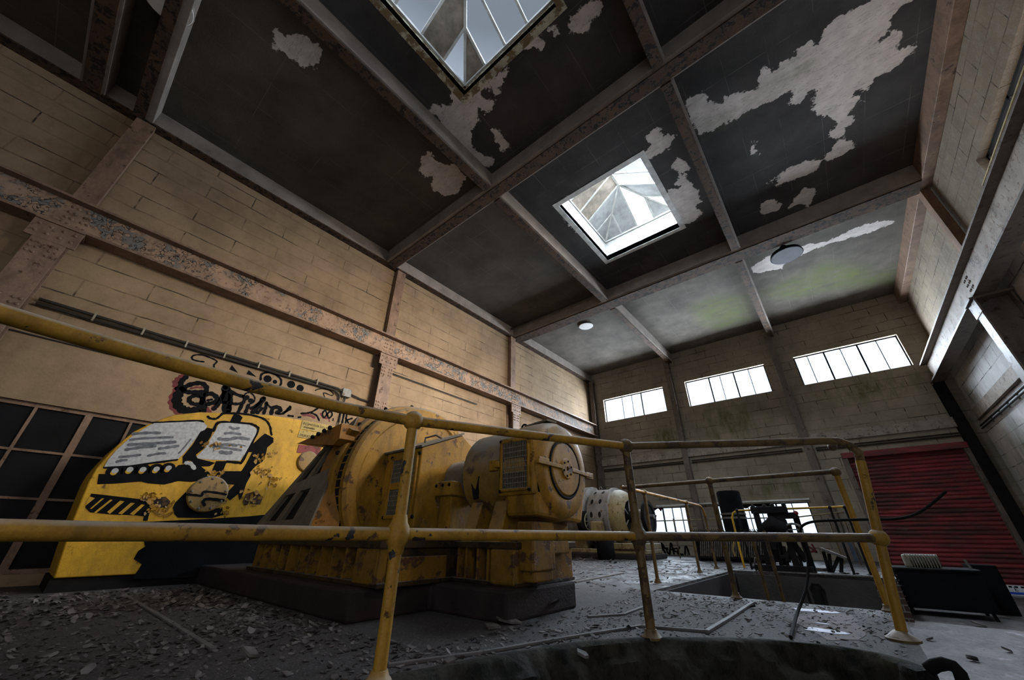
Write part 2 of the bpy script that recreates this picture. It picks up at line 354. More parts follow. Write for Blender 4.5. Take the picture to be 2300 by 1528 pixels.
# ---- ceiling: boards with peeled patches, moss, soot
SK = [(-3.03, -1.08, -.25, 2.26), (-3.08, -1.10, 5.41, 7.90), (-3.05, -1.08, -6.3, -4.1)]
def crop(ox, oy, s, pts): return [(ox+x/s, oy+y/s) for x, y in pts]
PATCH = [
 crop(1500, 0, 2.875, [(120,640),(225,590),(240,650),(350,680),(370,620),(480,590),(590,560),(600,450),(650,440),(670,480),(740,400),(830,370),(830,320),(920,270),(990,280),(1020,200),(1080,110),(1180,80),(1300,20),(1380,-60),(1640,-60),(1470,70),(1440,150),(1380,250),(1300,300),(1260,320),(1350,280),(1470,200),(1520,230),(1510,280),(1440,330),(1610,265),(1600,320),(1500,420),(1380,480),(1290,570),(1210,590),(1190,640),(1230,620),(1210,690),(1160,740),(1210,780),(1140,830),(1120,900),(1060,890),(1050,850),(1090,800),(1030,750),(970,740),(940,690),(960,570),(900,570),(900,620),(830,680),(780,670),(820,600),(800,580),(760,610),(490,730),(450,760),(210,880),(190,830),(150,780),(130,700)]),
 crop(1500, 0, 2.875, [(1100,900),(1200,920),(1190,960),(1060,1030),(990,1050),(970,1090),(880,1140),(700,1200),(700,1170),(740,1110),(830,1060),(950,1030),(1010,1020),(1060,960)]),
 crop(1500, 0, 2.875, [(590,1330),(650,1290),(750,1320),(710,1360),(620,1380)]),
 crop(1500, 0, 2.875, [(780,1350),(830,1270),(890,1210),(970,1240),(910,1330),(840,1320)]),
 crop(1500, 0, 2.875, [(535,905),(585,915),(565,950),(600,985),(585,1015),(540,985)]),
 crop(1500, 0, 2.875, [(1265,650),(1310,655),(1272,688)]), crop(1500, 0, 2.875, [(630,1190),(700,1140),(665,1180)]),
 crop(1500, 0, 2.875, [(-30,880),(45,870),(10,960),(-30,960)]),
 crop(1500, 0, 2.875, [(30,1080),(50,1020),(100,1040),(150,1080),(110,1110),(140,1180),(200,1240),(210,1300),(180,1350),(240,1380),(160,1430),(80,1470),(40,1400),(0,1300),(0,1230),(90,1210),(40,1190),(70,1140)]),
 crop(750, 0, 2.875, [(1510,150),(1560,80),(1640,20),(1720,-10),(1745,50),(1720,110),(1650,130),(1650,190),(1540,220)]),
 crop(750, 0, 2.875, [(1200,280),(1260,240),(1330,190),(1390,150),(1400,120),(1440,190),(1430,230),(1390,190),(1340,230),(1370,290),(1330,320),(1290,290),(1250,335),(1220,330)]),
 crop(750, 0, 2.875, [(615,720),(640,680),(760,680),(750,560),(800,600),(850,620),(890,560),(990,520),(1030,480),(1100,500),(1110,540),(1060,560),(1090,600),(1050,640),(1010,570),(950,600),(1020,660),(1020,720),(990,730),(960,700),(930,720),(940,780),(890,830),(890,930),(960,1000),(1030,1020),(1020,1060),(970,1090),(930,1060),(830,950),(780,890),(690,800),(680,770)]),
 crop(750, 0, 2.875, [(1010,840),(1060,840),(1130,940),(1130,960),(1080,985),(1070,930)]),
 crop(750, 0, 2.875, [(545,1090),(575,1000),(640,975),(650,1030),(700,1060),(790,1060),(850,1140),(830,1180),(800,1250),(710,1270),(640,1230),(620,1190),(650,1140),(580,1145)]),
 crop(750, 0, 2.875, [(1090,460),(1140,405),(1130,450),(1100,490)]),
 crop(750, 0, 2.875, [(1980,1010),(2060,930),(2010,900),(2060,830),(2110,810),(2090,860),(2200,880),(2180,930),(2100,1000),(2040,1030)]),
 crop(750, 0, 2.875, [(1440,1340),(1500,1280),(1690,1180),(1690,1200),(1480,1320),(1470,1400),(1530,1480),(1600,1524),(1560,1500),(1480,1420)]),
 crop(0, 0, 2.875, [(1765,190),(1800,180),(1830,240),(1880,240),(1960,220),(1990,260),(2060,290),(2070,340),(2060,400),(2020,440),(1960,440),(1910,400),(1870,380),(1840,340),(1780,320)]),
 crop(1500, 500, 2.875, [(540,290),(620,230),(700,190),(720,240),(830,180),(900,140),(1040,120),(1160,60),(1250,20),(1340,-5),(1480,-15),(1440,10),(1350,50),(1140,110),(1000,150),(870,210),(760,250),(740,300),(640,310),(600,330),(540,320)])]
MOSS = [crop(1500, 500, 2.875, p) for p in ([(150,530),(330,470),(500,480),(530,640),(330,690),(200,650)], [(600,450),(860,330),(1030,250),(1150,270),(1280,290),(1350,320),(1490,280),(1490,390),(1250,420),(1000,440),(750,500)])]
MOSS.append(crop(1500, 0, 2.875, [(230,820),(480,690),(650,560),(760,490),(860,390),(940,400),(920,460),(780,510),(640,610),(470,720),(250,850)]))
def sdist(px, pix):
    poly = np.array([tuple(at(x, y, 2, ZC))[:2] for x, y in pix]); n = len(poly)
    d = np.full(len(px), 9.0); ins = np.zeros(len(px), bool)
    for i in range(n):
        a, b = poly[i], poly[(i+1) % n]; ab = b-a; L = (ab*ab).sum()+1e-9
        t = np.clip(((px-a)@ab)/L, 0, 1); d = np.minimum(d, np.sqrt(((px-a-t[:, None]*ab)**2).sum(1)))
        c = ((a[1] > px[:, 1]) != (b[1] > px[:, 1])); xi = (b[0]-a[0])*(px[:, 1]-a[1])/(b[1]-a[1]+1e-12)+a[0]; ins ^= c & (px[:, 0] < xi)
    return np.where(ins, d, -d)
def grid_lines(lo, hi, step, keep):
    out = []; ks = sorted({lo, hi} | set(keep))
    for a, b in zip(ks, ks[1:]):
        n = max(1, round((b-a)/step)); out += [a+(b-a)*i/n for i in range(n)]
    return out+[hi]
gx = grid_lines(XL, XR, .07, [v for s in SK for v in s[:2]]); gy = grid_lines(YB, YF, .07, [v for s in SK for v in s[2:]])
nx, ny = len(gx), len(gy)
pts = np.array([(x, y) for y in gy for x in gx]); peel = np.full(len(pts), -1.0); moss = np.full(len(pts), -1.0)
for p in PATCH: peel = np.maximum(peel, sdist(pts, p))
for p in MOSS: moss = np.maximum(moss, sdist(pts, p))
faces = []
for j in range(ny-1):
    for i in range(nx-1):
        mx_, my_ = (gx[i]+gx[i+1])/2, (gy[j]+gy[j+1])/2
        if any(s[0] < mx_ < s[1] and s[2] < my_ < s[3] for s in SK): continue
        k = j*nx+i; faces.append((k, k+nx, k+nx+1, k+1))
t = NT('sooty_roof_boards'); X = t.xyz()
br = t.n.new('ShaderNodeTexBrick'); br.offset = .0
for k, v in (('Scale', 1), ('Mortar Size', .006), ('Mortar Smooth', .3), ('Brick Width', 1.22), ('Row Height', .61)): br.inputs[k].default_value = v
t.lk(t.vec(X[1], X[0]), br.inputs['Vector'])
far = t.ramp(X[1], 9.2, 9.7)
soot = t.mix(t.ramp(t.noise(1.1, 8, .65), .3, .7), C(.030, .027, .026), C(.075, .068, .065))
window_lit = t.mix(t.ramp(t.noise(1.4, 8, .65), .3, .7), C(.06, .051, .041), C(.135, .115, .094))
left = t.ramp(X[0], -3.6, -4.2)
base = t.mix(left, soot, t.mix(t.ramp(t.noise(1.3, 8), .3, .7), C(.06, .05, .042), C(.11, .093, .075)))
base = t.mix(far, base, window_lit)  # far bay lighter: light from its windows put into the board colour
base = t.mix(t.math('MULTIPLY', t.ramp(t.noise(60, 4), .4, .75), .5), base, C(.03, .027, .025))
jt = t.math('MULTIPLY', br.outputs['Fac'], t.ramp(t.noise(1.5, 4), .42, .6)); base = t.mix(t.math('MULTIPLY', jt, .5), base, C(.17, .15, .14))
mo = t.math('MULTIPLY', t.ramp(t.attr('moss'), -.22, .25), t.ramp(t.noise(3.2, 9, .8, stretch=(.5, 1.5, 1)), .36, .62)); base = t.mix(mo, base, C(.082, .096, .028))
pk = t.math('ADD', t.attr('peel'), t.math('MULTIPLY', t.math('SUBTRACT', t.noise(6, 9, .7), .5), .35))
pk = t.ramp(pk, -.006, .006)
bare = t.mix(t.ramp(t.noise(5, 8), .3, .7), C(.46, .41, .38), C(.64, .575, .53))
crk = t.ramp(t.noise(4, 6, .6, stretch=(.5, 2.5, 1)), .49, .5); crk2 = t.ramp(t.noise(4, 6, .6, stretch=(.5, 2.5, 1)), .51, .5)
bare = t.mix(t.math('MULTIPLY', t.math('MULTIPLY', crk, crk2), .6), bare, C(.06, .055, .03))
bare = t.mix(t.math('MULTIPLY', mo, .8), bare, C(.10, .11, .04))
base = t.mix(pk, base, bare)
M['ceiling'] = t.done(base, .9, t.math('SUBTRACT', t.math('MULTIPLY', t.noise(25, 6), .3), pk), .015, .6, 0, .15)
me = bpy.data.meshes.new('ceiling'); me.from_pydata([(x, y, ZC) for x, y in pts], [], faces); me.update()
for nm, arr in (('peel', peel), ('moss', moss)):
    a = me.attributes.new(nm, 'FLOAT', 'POINT'); a.data.foreach_set('value', np.clip(arr, -1, 1).astype(np.float32))
me.materials.append(M['ceiling'])
ceiling = struct(bpy.data.objects.new('ceiling', me)); COL.objects.link(ceiling)
so = ceiling.modifiers.new('slab', 'SOLIDIFY'); so.thickness = .16; so.offset = -1
# check the slab goes up from the ceiling plane
if me.polygons[0].normal.z > 0: so.offset = 1
# ---- floors
ARC = [(-2.0, -8), (-2.0, -1.0), (-1.95, .2), (-1.88, .8), (-1.745, 1.27), (-1.625, 1.79), (-1.43, 2.34), (-1.15, 2.74), (-.65, 3.13), (-.35, 3.24), (-.15, 3.24), (-.02, 3.15), (.10, 2.95)]
t = NT('littered_platform_floor'); X = t.xyz()
base = t.mix(t.ramp(t.noise(1.2, 9, .7), .3, .7), C(.036, .029, .029), C(.10, .085, .084))
base = t.mix(t.ramp(t.noise(11, 8, .75), .48, .66), base, C(.035, .029, .028))
base = t.mix(t.math('MULTIPLY', t.ramp(t.noise(38, 6, .7), .56, .68), .7), base, C(.15, .13, .13))
wet = t.math('MULTIPLY', t.math('MULTIPLY', t.ramp(X[1], 4.3, 6.5), t.ramp(X[1], 14.5, 12.5)), t.ramp(t.noise(2.2, 7, .7), .42, .58))
base = t.mix(t.math('MULTIPLY', wet, .6), base, C(.02, .018, .02))
rg = t.math('SUBTRACT', .85, t.math('MULTIPLY', wet, .72))
gr = t.math('MAXIMUM', t.ramp(t.noise(85, 6, .8), .44, .58), t.ramp(t.noise(34, 8, .8), .50, .60)); base = t.mix(t.math('MULTIPLY', gr, .8), base, C(.012, .010, .010)); base = t.mix(t.math('MULTIPLY', t.ramp(t.noise(60, 4, .65), .60, .66), .75), base, C(.22, .20, .20))
M['floor'] = t.done(base, rg, t.math('ADD', t.noise(22, 8, .75), t.math('MULTIPLY', t.noise(70, 4), .4)), .03, .6, 0, .5)
t = NT('lower_concrete_floor')
base = t.mix(t.ramp(t.noise(1.4, 9, .7, stretch=(1, .5, 1)), .35, .68), C(.06, .052, .052), C(.22, .20, .20))
base = t.mix(t.ramp(t.noise(2.1, 6, .6, stretch=(1, .6, 1)), .60, .70), base, C(.42, .41, .44))
base = t.mix(t.ramp(t.noise(24, 7, .75), .52, .68), base, C(.045, .04, .04))
M['floor_lower'] = t.done(base, .75, t.noise(28, 8, .7), .015, .6)
fl = MB().prism([(XL, YB)]+ARC+[(.10, 5.1), (-2.03, 5.1), (-2.03, 9.2), (.30, 9.2), (.30, YF), (XL, YF)], 2, -.9, 0)
floor = struct(fl.build('floor', M['floor'], smooth=0), 'raised littered concrete floor carrying the machines')
lower = struct(MB().prism([(-2.3, YB), (XR, YB), (XR, YF), (-2.3, YF)], 2, -1.0, ZL).build('floor_lower', M['floor_lower'], smooth=0), 'lower concrete floor in front of the red shutter')
t = NT('pit_plaster'); M['pitwall'] = t.done(t.mix(t.ramp(t.noise(3, 8), .3, .7), C(.026, .023, .021), C(.052, .046, .042)), .9, t.noise(30, 5), .01)
M['pitdark'] = plain('maroon_pit_paint', (.012, .005, .008), .9, .4)
struct(MB().box(-2.02, 0, 9.15, 9.197, ZL, -.05).build('trim_1', M['pitwall'], smooth=0), 'grey rear face of the sunken bay')
struct(MB().box(-2.027, -1.99, 5.13, 9.15, ZL, -.03).build('trim_2', M['pitdark'], smooth=0), 'dark maroon side of the sunken bay')
t = NT('dark_brick'); br = t.n.new('ShaderNodeTexBrick')
for k, v in (('Scale', 1), ('Mortar Size', .008), ('Brick Width', .24), ('Row Height', .085)): br.inputs[k].default_value = v
br.inputs['Color1'].default_value = C(.035, .018, .015); br.inputs['Color2'].default_value = C(.05, .025, .02); br.inputs['Mortar'].default_value = C(.12, .11, .10)
X = t.xyz(); t.lk(t.vec(X[0], X[2]), br.inputs['Vector'])
struct(MB().box(.0, .30, 9.13, 9.199, ZL, -.06).build('trim_3', t.done(br.outputs['Color'], .9), smooth=0), 'dark brick pier beside the sunken bay')
# crumbling curved lip of the platform, nearest the camera
lip = MB(); prof = [(-.04, .001), (-.01, .012), (.03, .014), (.055, .0), (.07, -.02), (.085, -.05), (.10, -.08), (.115, -.12), (.13, -.16), (.15, -.21), (.165, -.26), (.18, -.31), (.195, -.37), (.21, -.43), (.24, -.549)]
fine = []
for (a, b) in zip(ARC[1:], ARC[2:]):
    n = max(2, int(math.dist(a, b)/.025)); fine += [(a[0]+(b[0]-a[0])*i/n, a[1]+(b[1]-a[1])*i/n) for i in range(n)]
fine.append(ARC[-1])
for _ in range(14): fine = [fine[0]]+[((fine[i-1][0]+2*fine[i][0]+fine[i+1][0])/4, (fine[i-1][1]+2*fine[i][1]+fine[i+1][1])/4) for i in range(1, len(fine)-1)]+[fine[-1]]
from mathutils import noise as mn
ring = []
for i, (x, y) in enumerate(fine):
    a, b = fine[max(0, i-1)], fine[min(len(fine)-1, i+1)]; d = Vector((b[0]-a[0], b[1]-a[1], 0)).normalized(); nrm = Vector((d.y, -d.x, 0))
    for k, (o_, z) in enumerate(prof):
        p = Vector((x, y, z)); am = .004 if k < 1 else .012 if k < 3 else .05 if k < 6 else .13
        q = mn.fractal(Vector((x*4.2, y*4.2, z*5)), 1, 2, 6)*am
        if k >= 4: q += mn.fractal(Vector((x*1.7+7, y*1.7, z*2.5)), 1, 2, 3)*.10*min(1, (k-3)/4)
        ring.append(p+nrm*(o_+q)+Vector((0, 0, q*.4 if k < 14 else 0)))
K = len(prof)
lip.add(ring, [(i*K+k, i*K+k+1, (i+1)*K+k+1, (i+1)*K+k) for i in range(len(fine)-1) for k in range(K-1)])
t = NT('mossy_crumbling_concrete')
base = t.mix(t.ramp(t.noise(5, 10, .75, stretch=(1, 1, .5)), .42, .62), C(.008, .007, .005), C(.075, .066, .048))
base = t.mix(t.math('MULTIPLY', t.ramp(t.noise(2, 7, .7), .5, .7), .6), base, C(.06, .065, .025))
M['lip'] = t.done(base, .95, t.noise(5, 10, .75, stretch=(1, 1, .5)), .12, 1.0)
struct(lip.build('trim_4', M['lip'], smooth=60), 'mossy crumbling curved edge of the raised floor')
# raised strips bedded in the floor
M['strip'] = plain('worn_floor_strip', (.11, .10, .10), .7, .3, 9)
def strip(name, pts, w_, h, lab):
    b = MB()
    for p, q in zip(pts, pts[1:]): b.bar((*p, h/2), (*q, h/2), w_, h)
    struct(b.build(name, M['strip'], smooth=0, bevel=.004), lab)
g = lambda x, y: tuple(at(x, y, 2, 0))[:2]
strip('trim_5', [g(870, 1500), g(1085, 1470), g(1300, 1432), g(1440, 1410), g(1590, 1422)], .022, .016, 'thin raised floor strip following the curved edge')
strip('trim_6', [g(1588, 1424), g(1640, 1392), g(1692, 1357)], .03, .02, 'raised floor strip running back to the sunken bay')
strip('trim_7', [g(278, 1338), g(380, 1400), g(478, 1462)], .03, .014, 'raised floor strip in front of the graffiti casing')
strip('trim_8', [g(1292, 1310), g(1400, 1289)], .04, .02, 'pale floor strip behind the plinth')
strip('trim_9', [g(1320, 1388), g(1400, 1383), g(1445, 1366)], .025, .014, 'short floor strip between plinth and railing')
# ---- bond beams along the tops of the side walls
struct(MB().box(XL, -7.58, YB, YF, 7.10, ZC).build('trim_10', M['beamweb'], smooth=0, bevel=.008), 'dusty bond beam along the top of the left wall')
struct(MB().box(XL, -7.56, YB, YF, 7.07, 7.10).build('trim_11', M['rustflange'], smooth=0), 'rusty angle under the left bond beam')
struct(MB().box(3.22, XR, YB, YF, 7.06, ZC).build('trim_12', M['col'], smooth=0, bevel=.008), 'brown bond beam along the top of the right wall')
# ---- windows of the far wall
def far_window(name, r, thin, thick, lab):
    x0, x1, z0, z1 = r; y = YF+.14; b = MB()
    for a, c in ((x0, x0+.035), (x1-.035, x1)): b.box(a, c, y-.03, y+.03, z0, z1)
    for a, c in ((z0, z0+.035), (z1-.035, z1)): b.box(x0, x1, y-.03, y+.03, a, c)
    for f, wd in [(f, .022) for f in thin]+[(f, .045) for f in thick]: xm = x0+(x1-x0)*f; b.box(xm-wd/2, xm+wd/2, y-.028, y+.028, z0, z1)
    fr = struct(b.build(name, M['soot'], smooth=0), lab)
    MB().box(x0+.03, x1-.03, y-.004, y+.004, z0+.03, z1-.03).build('pane', M['windowglass'], fr, smooth=0)
    return fr
far_window('window_1', HW[0], (.313, .48), (.637,), 'high far window at the left')
far_window('window_2', HW[1], (.46, .81), (.318, .63), 'high far window in the middle')
far_window('window_3', HW[2], (.145, .48, .816), (.316, .64), 'high far window at the right')
w4 = far_window('window_4', LW[0], (.62, .86), (.36,), 'low far window behind the pale machine')
w5 = far_window('window_5', LW[1], (.18, .36, .50, .83), (.67,), 'low far window behind the black pump stand')
pz = YF+.13
def onfar(pix, y=pz): return [tuple(at(a, b, 1, y)) for a, b in pix]
MB().flat(onfar([(1440, 1138), (1489, 1138), (1485, 1150), (1478, 1142), (1470, 1148), (1463, 1141), (1462, 1148), (1455, 1141)])).flat(onfar([(1462, 1153), (1475, 1158), (1474, 1163), (1460, 1166)])).build('sprayed_mark', M['darkred'], w4, smooth=0)
MB().flat(onfar([(1668, 1131), (1737, 1129), (1738, 1140), (1722, 1141), (1700, 1139), (1688, 1136), (1676, 1143), (1668, 1141)])).build('painted_pane', M['soot'], w5, smooth=0)
# ---- window of the right wall
b = MB(); y0, y1, z0, z1 = RW; x = XR+.14
for a, c in ((y0, y0+.05), (y1-.05, y1), (5.6, 5.65), (6.7, 6.75)): b.box(x-.03, x+.03, a, c, z0, z1)
for a, c in ((z0, z0+.05), (z1-.05, z1), (5.5, 5.53)): b.box(x-.03, x+.03, y0, y1, a, c)
fr = struct(b.build('window_6', M['soot'], smooth=0), 'right wall window level with the crane beam top'); MB().box(x-.004, x+.004, y0+.04, y1-.04, z0+.04, z1-.04).build('pane', M['windowglass'], fr, smooth=0)
# ---- big dark window of the left wall
b = MB(); xw = XL-.09
for yy, wd in ((-3.27, .05), (-2.35, .03), (-1.85, .07), (-1.0, .03), (-.40, .030), (.09, .075), (.53, .03), (.95, .05)): b.box(xw-.04, xw+.04, yy-wd/2, yy+wd/2, .12, 2.06)
for zz, wd in ((.145, .05), (.93, .028), (1.48, .028), (2.035, .05)): b.box(xw-.035, xw+.035, -3.3, .98, zz-wd/2, zz+wd/2)
fr = struct(b.build('window_7', M['col'], smooth=0), 'large sooted window of the left wall'); MB().box(xw-.012, xw-.004, -3.28, .96, .14, 2.04).build('pane', M['darkglass'], fr, smooth=0)
MB().box(XL-.3, XL-.27, -3.3, .98, .12, 2.06).build('shutter_board', M['dark'], fr, smooth=0)
# ---- skylights
def skylight(name, r, zk, zr, kerbmat, kinds, lab, half):
    x0, x1, y0, y1 = r; b = MB(); th = .12
    for q in ((x0-th, x0, y0-th, y1+th), (x1, x1+th, y0-th, y1+th), (x0, x1, y0-th, y0), (x0, x1, y1, y1+th)): b.box(*q, ZC-.004, zk)
    root = struct(b.build(name, kerbmat, smooth=0), lab)
    xm, ym = (x0+x1)/2, (y0+y1)/2; r0, r1 = (xm, ym-half, zr), (xm, ym+half, zr)
    bars = MB(); cor = [(x0, y0, zk), (x1, y0, zk), (x1, y1, zk), (x0, y1, zk)]
    bars.bar(r0, r1, .06, .06)
    for c, rr in zip(cor, (r0, r0, r1, r1)): bars.bar(c, rr, .05, .05)
    for a, c in zip(cor, cor[1:]+cor[:1]): bars.bar(a, c, .07, .06)
    lerp = lambda p, q, t_: Vector(p).lerp(Vector(q), t_)
    L = y1-y0; tn = .53
    def face(P, h, cuts, kk):
        # P(s, f): point at s along the side and fraction f of the rise
        for (s0, s1), kd in zip(zip(cuts, cuts[1:]), kk):
            poly = [P(s0, 0), P(s1, 0)]
            if h(s1) > .001: poly.append(P(s1, h(s1)))
            if h(s0) > .001: poly.append(P(s0, h(s0)))
            n = (Vector(poly[1])-Vector(poly[0])).cross(Vector(poly[-1])-Vector(poly[0])).normalized()*.004
            k = len(poly); pb = MB().add([Vector(p)+n for p in poly]+[Vector(p)-n for p in poly], [tuple(range(k)), tuple(range(2*k-1, k-1, -1))]+[(i, (i+1) % k, k+(i+1) % k, k+i) for i in range(k)])
            pb.build({'g': 'pane', 'b': 'stained_board', 'c': 'grey_board'}[kd], {'g': M['glass'], 'b': M['boarded'], 'c': M['boarded2']}[kd], root, smooth=0)
        for s in cuts[1:-1]: bars.bar(P(s, 0), P(s, h(s)), .04, .045)
    a_ = (L/2-half); hl = lambda s: min(1, (s-y0)/a_, (y1-s)/a_)
    cy_ = [y0, y0+a_*tn, y0+a_, y1-a_, y1-a_*tn, y1]
    face(lambda s, f: (x0+(xm-x0)*f, s, zk+(zr-zk)*f), hl, cy_, kinds[0]); face(lambda s, f: (x1+(xm-x1)*f, s, zk+(zr-zk)*f), hl, cy_, kinds[1])
    wx = (x1-x0)/2; he = lambda s: min((s-x0)/wx, (x1-s)/wx); cx_ = [x0, x0+wx*tn, xm, x1-wx*tn, x1]
    face(lambda s, f: (s, y1-a_*f, zk+(zr-zk)*f), he, cx_, kinds[2]); face(lambda s, f: (s, y0+a_*f, zk+(zr-zk)*f), he, cx_, kinds[3])
    bars.build('glazing_bars', M['timber'], root, smooth=0)
    return root
skylight('window_8', SK[0], 7.70, 8.45, M['stainwood'], ('ggggbg'[:3]+'bg', 'ggggg', 'bggg', 'gggg'), 'stained kerb skylight overhead', .25)
skylight('window_9', SK[1], 8.10, 8.83, M['timber'], ('gbbcc', 'gggcg', 'ccgc', 'gggg'), 'bright deep skylight beyond the middle roof beam', .22)
skylight('added_window_10', SK[2], 7.70, 8.45, M['stainwood'], ('ggggg', 'ggggg', 'gggg', 'gggg'), 'unseen skylight added over the rear bay', .25)  # out of view, added to pass the overhead fill light
# ---- shutter door of the far wall
b = MB(); x0, x1, z0, z1 = DOOR; n = 33; pr = []
for i in range(n+1):
    z = z0+.10+(2.86-z0-.10)*i/n
    for dz, dy in ((0, 0), (.02, -.022), (.045, -.032), (.07, -.022)): pr.append((YF+.10+dy, z+dz))
v = [(x, y, z) for x in (x0, x1) for y, z in pr]; k = len(pr)
b.add(v, [(i, i+1, k+i+1, k+i) for i in range(k-1)])
t = NT('red_shutter_paint'); base = t.mix(t.ramp(t.noise(3, 8, .7, stretch=(.4, 1, 2.2)), .40, .62), C(.06, .022, .022), C(.25, .030, .035))
base = t.mix(t.math('MULTIPLY', t.ramp(t.noise(4, 9, .75, stretch=(.5, 1, 3)), .58, .72), .7), base, C(.24, .17, .17))
M['shutter'] = t.done(base, .6, t.noise(40, 4), .004)
door = struct(b.build('door_1', M['shutter'], smooth=0), 'red roller shutter door')
MB().box(x0-.12, x1+.1, YF-.10, YF+.02, 2.66, 2.82).build('shutter_housing', M['shutter'], door, smooth=0, bevel=.01)
MB().box(x0-.13, x0, YF-.07, YF+.03, z0, 2.66).box(x1, x1+.10, YF-.07, YF+.03, z0, 2.66).box(x1+.16, x1+.2, YF-.05, YF+.01, z0, 2.7).each('guide_rail', M['col_grey'], door, smooth=0, bevel=.006)
b = MB().box(x0, x1, YF+.10, YF+.13, z0, z0+.1); b.build('bottom_bar', M['soot'], door, smooth=0)
# ------------------------------------------------------------------ roof steel
def roof_beam(y0, y1, f0, f1, x0, x1, lab):
    r = thing('roof_beam', ((x0+x1)/2, (y0+y1)/2, 7.05), lab, 'beam', 'main roof beams')
    MB().box(x0, x1, y0, y1, 7.08, ZC).build('beam_casing', M['beamweb'], r, smooth=0, bevel=.006)
    MB().box(x0, x1, f0, f1, 7.05, 7.08).build('rusty_flange', M['rustflange'], r, smooth=0)
roof_beam(3.75, 4.10, 3.82, 4.06, -7.58, 3.22, 'main roof beam with rusty flange crossing between the two skylights')
roof_beam(9.16, 9.72, 9.26, 9.68, -7.58, 3.22, 'main roof beam crossing beyond the bright deep skylight')
roof_beam(-1.32, -1.10, -1.36, -1.20, -7.58, 3.22, 'roof beam nearer the stained skylight of the pair at top left')
roof_beam(-2.02, -1.72, -1.98, -1.76, -7.58, 3.22, 'roof beam further from the stained skylight of the pair at top left')
def purlin(x, y0, y1, lab):
    r = thing('roof_joist', (x, (y0+y1)/2, 7.05), lab, 'beam', 'roof joists')
    MB().box(x-.06, x+.10, y0, y1, 7.08, ZC).build('joist_casing', M['beamweb'], r, smooth=0, bevel=.005)
    MB().box(x-.11, x+.06, y0, y1, 7.045, 7.08).build('rusty_flange', M['rustflange'], r, smooth=0)
purlin(-3.82, -1.10, 3.75, 'roof joist left of the stained skylight')
purlin(-3.85, 4.10, 9.16, 'roof joist left of the bright deep skylight')
purlin(-3.85, 9.72, YF, 'left roof joist running to the far wall')
purlin(-.17, -1.10, 3.75, 'roof joist right of the stained skylight')
purlin(-.17, 4.10, 9.16, 'roof joist right of the bright deep skylight')
purlin(-.20, 9.72, YF, 'right roof joist running to the far wall')
# ------------------------------------------------------------------ crane beams
def rivet_rows(b, pts, axis, r=.022):
    for p in pts:
        prof = [(-.004, r), (.006, r*.95), (.016, r*.5)]
        if axis < 0: prof = [(-a, q) for a, q in prof]
        b.lathe(prof, p, 0, 8)
def crane_beam(xc, face, y0, y1, ztop, zbot, lab, mat, matf, splices):
    r = thing('crane_beam', (xc, (y0+y1)/2, zbot), lab, 'beam', 'crane runway beams')
    zm, h = (ztop+zbot)/2, ztop-zbot
    MB().bar((xc, y0, zm), (xc, y1, zm), .03, h-.08).build('web', mat, r, smooth=0)
    MB().bar((xc, y0, ztop-.02), (xc, y1, ztop-.02), .30, .04).build('top_flange', matf, r, smooth=0, bevel=.004)
    MB().bar((xc, y0, zbot+.02), (xc, y1, zbot+.02), .28, .04).build('bottom_flange', matf, r, smooth=0, bevel=.004)
    b = MB()
    for s in splices: rivet_rows(b, [(xc+face*.016, s+dy, zm+dz) for dy in (-.11, -.05, .05, .11) for dz in (-.15, -.05, .05, .15)], face, .024)
    b.each('rivets', matf, r)
    MB().bar((xc, y0, ztop+.03), (xc, y1, ztop+.03), .06, .06).build('crane_rail', M['iron'], r, smooth=0, bevel=.01)
crane_beam(-7.60, 1, YB, 15.0, 4.98, 4.46, 'flaking brown crane beam along the left wall', M['beam'], M['col'], (-1.1, 4.3, 9.2))
crane_beam(3.05, -1, YB, 15.0, 5.02, 4.42, 'pale crane beam along the right wall', M['beam_pale'], M['col_grey'], (-1.1, 4.3, 9.7))
# ------------------------------------------------------------------ columns
def left_column(yc, lab, mat):
    r = thing('steel_column', (-7.6, yc, 0), lab, 'column', 'left wall columns')
    b = MB().bar((-7.475, yc, 0), (-7.475, yc, 4.46), .03, .32, (0, 1, 0)).bar((-7.735, yc, 0), (-7.735, yc, 4.46), .03, .32, (0, 1, 0)).bar((-7.6, yc, 0), (-7.6, yc, 4.46), .24, .02, (0, 1, 0))
    b.build('shaft', mat, r, smooth=0, bevel=.004)
    MB().box(-7.735, -7.60, yc-.13, yc+.13, 5.0, 7.07).build('upper_shaft', mat, r, smooth=0, bevel=.004)
    MB().box(-7.74, -7.43, yc-.24, yc+.24, 4.43, 4.46).box(-7.485, -7.455, yc-.24, yc+.24, 4.15, 4.43).each('cap_plate', mat, r, smooth=0, bevel=.003)
    b = MB()
    rivet_rows(b, [(-7.453, yc+dy, z) for z in (4.36, 4.24) for dy in (-.17, -.06, .06, .17)], 1)
    rivet_rows(b, [(-7.459, yc+dy, z) for z in (4.08, 4.0, 3.92, 3.24, 3.16, 3.08) for dy in (-.12, -.06, .06, .12)], 1)
    b.each('rivets', mat, r)
left_column(-1.17, 'riveted column at the far left of the left wall', M['col'])
left_column(4.29, 'riveted column behind the yellow generator on the left wall', M['col'])
left_column(9.20, 'riveted column further along the left wall near the pale machine', M['col'])
def far_column(xc, lab, ztop=7.06, z0=0.0, mat=None, w_=.20):
    r = thing('steel_column', (xc, YF-.1, z0), lab, 'column', 'far wall columns')
    MB().bar((xc, YF-.20, z0), (xc, YF-.20, ztop), w_, .02, (0, 1, 0)).bar((xc, YF-.1, z0), (xc, YF-.1, ztop), .02, .18, (0, 1, 0)).bar((xc, YF-.011, z0), (xc, YF-.011, ztop), w_, .02, (0, 1, 0)).build('shaft', mat or M['col_grey'], r, smooth=0, bevel=.003)
far_column(-4.0, 'far wall column between the left and middle high windows')
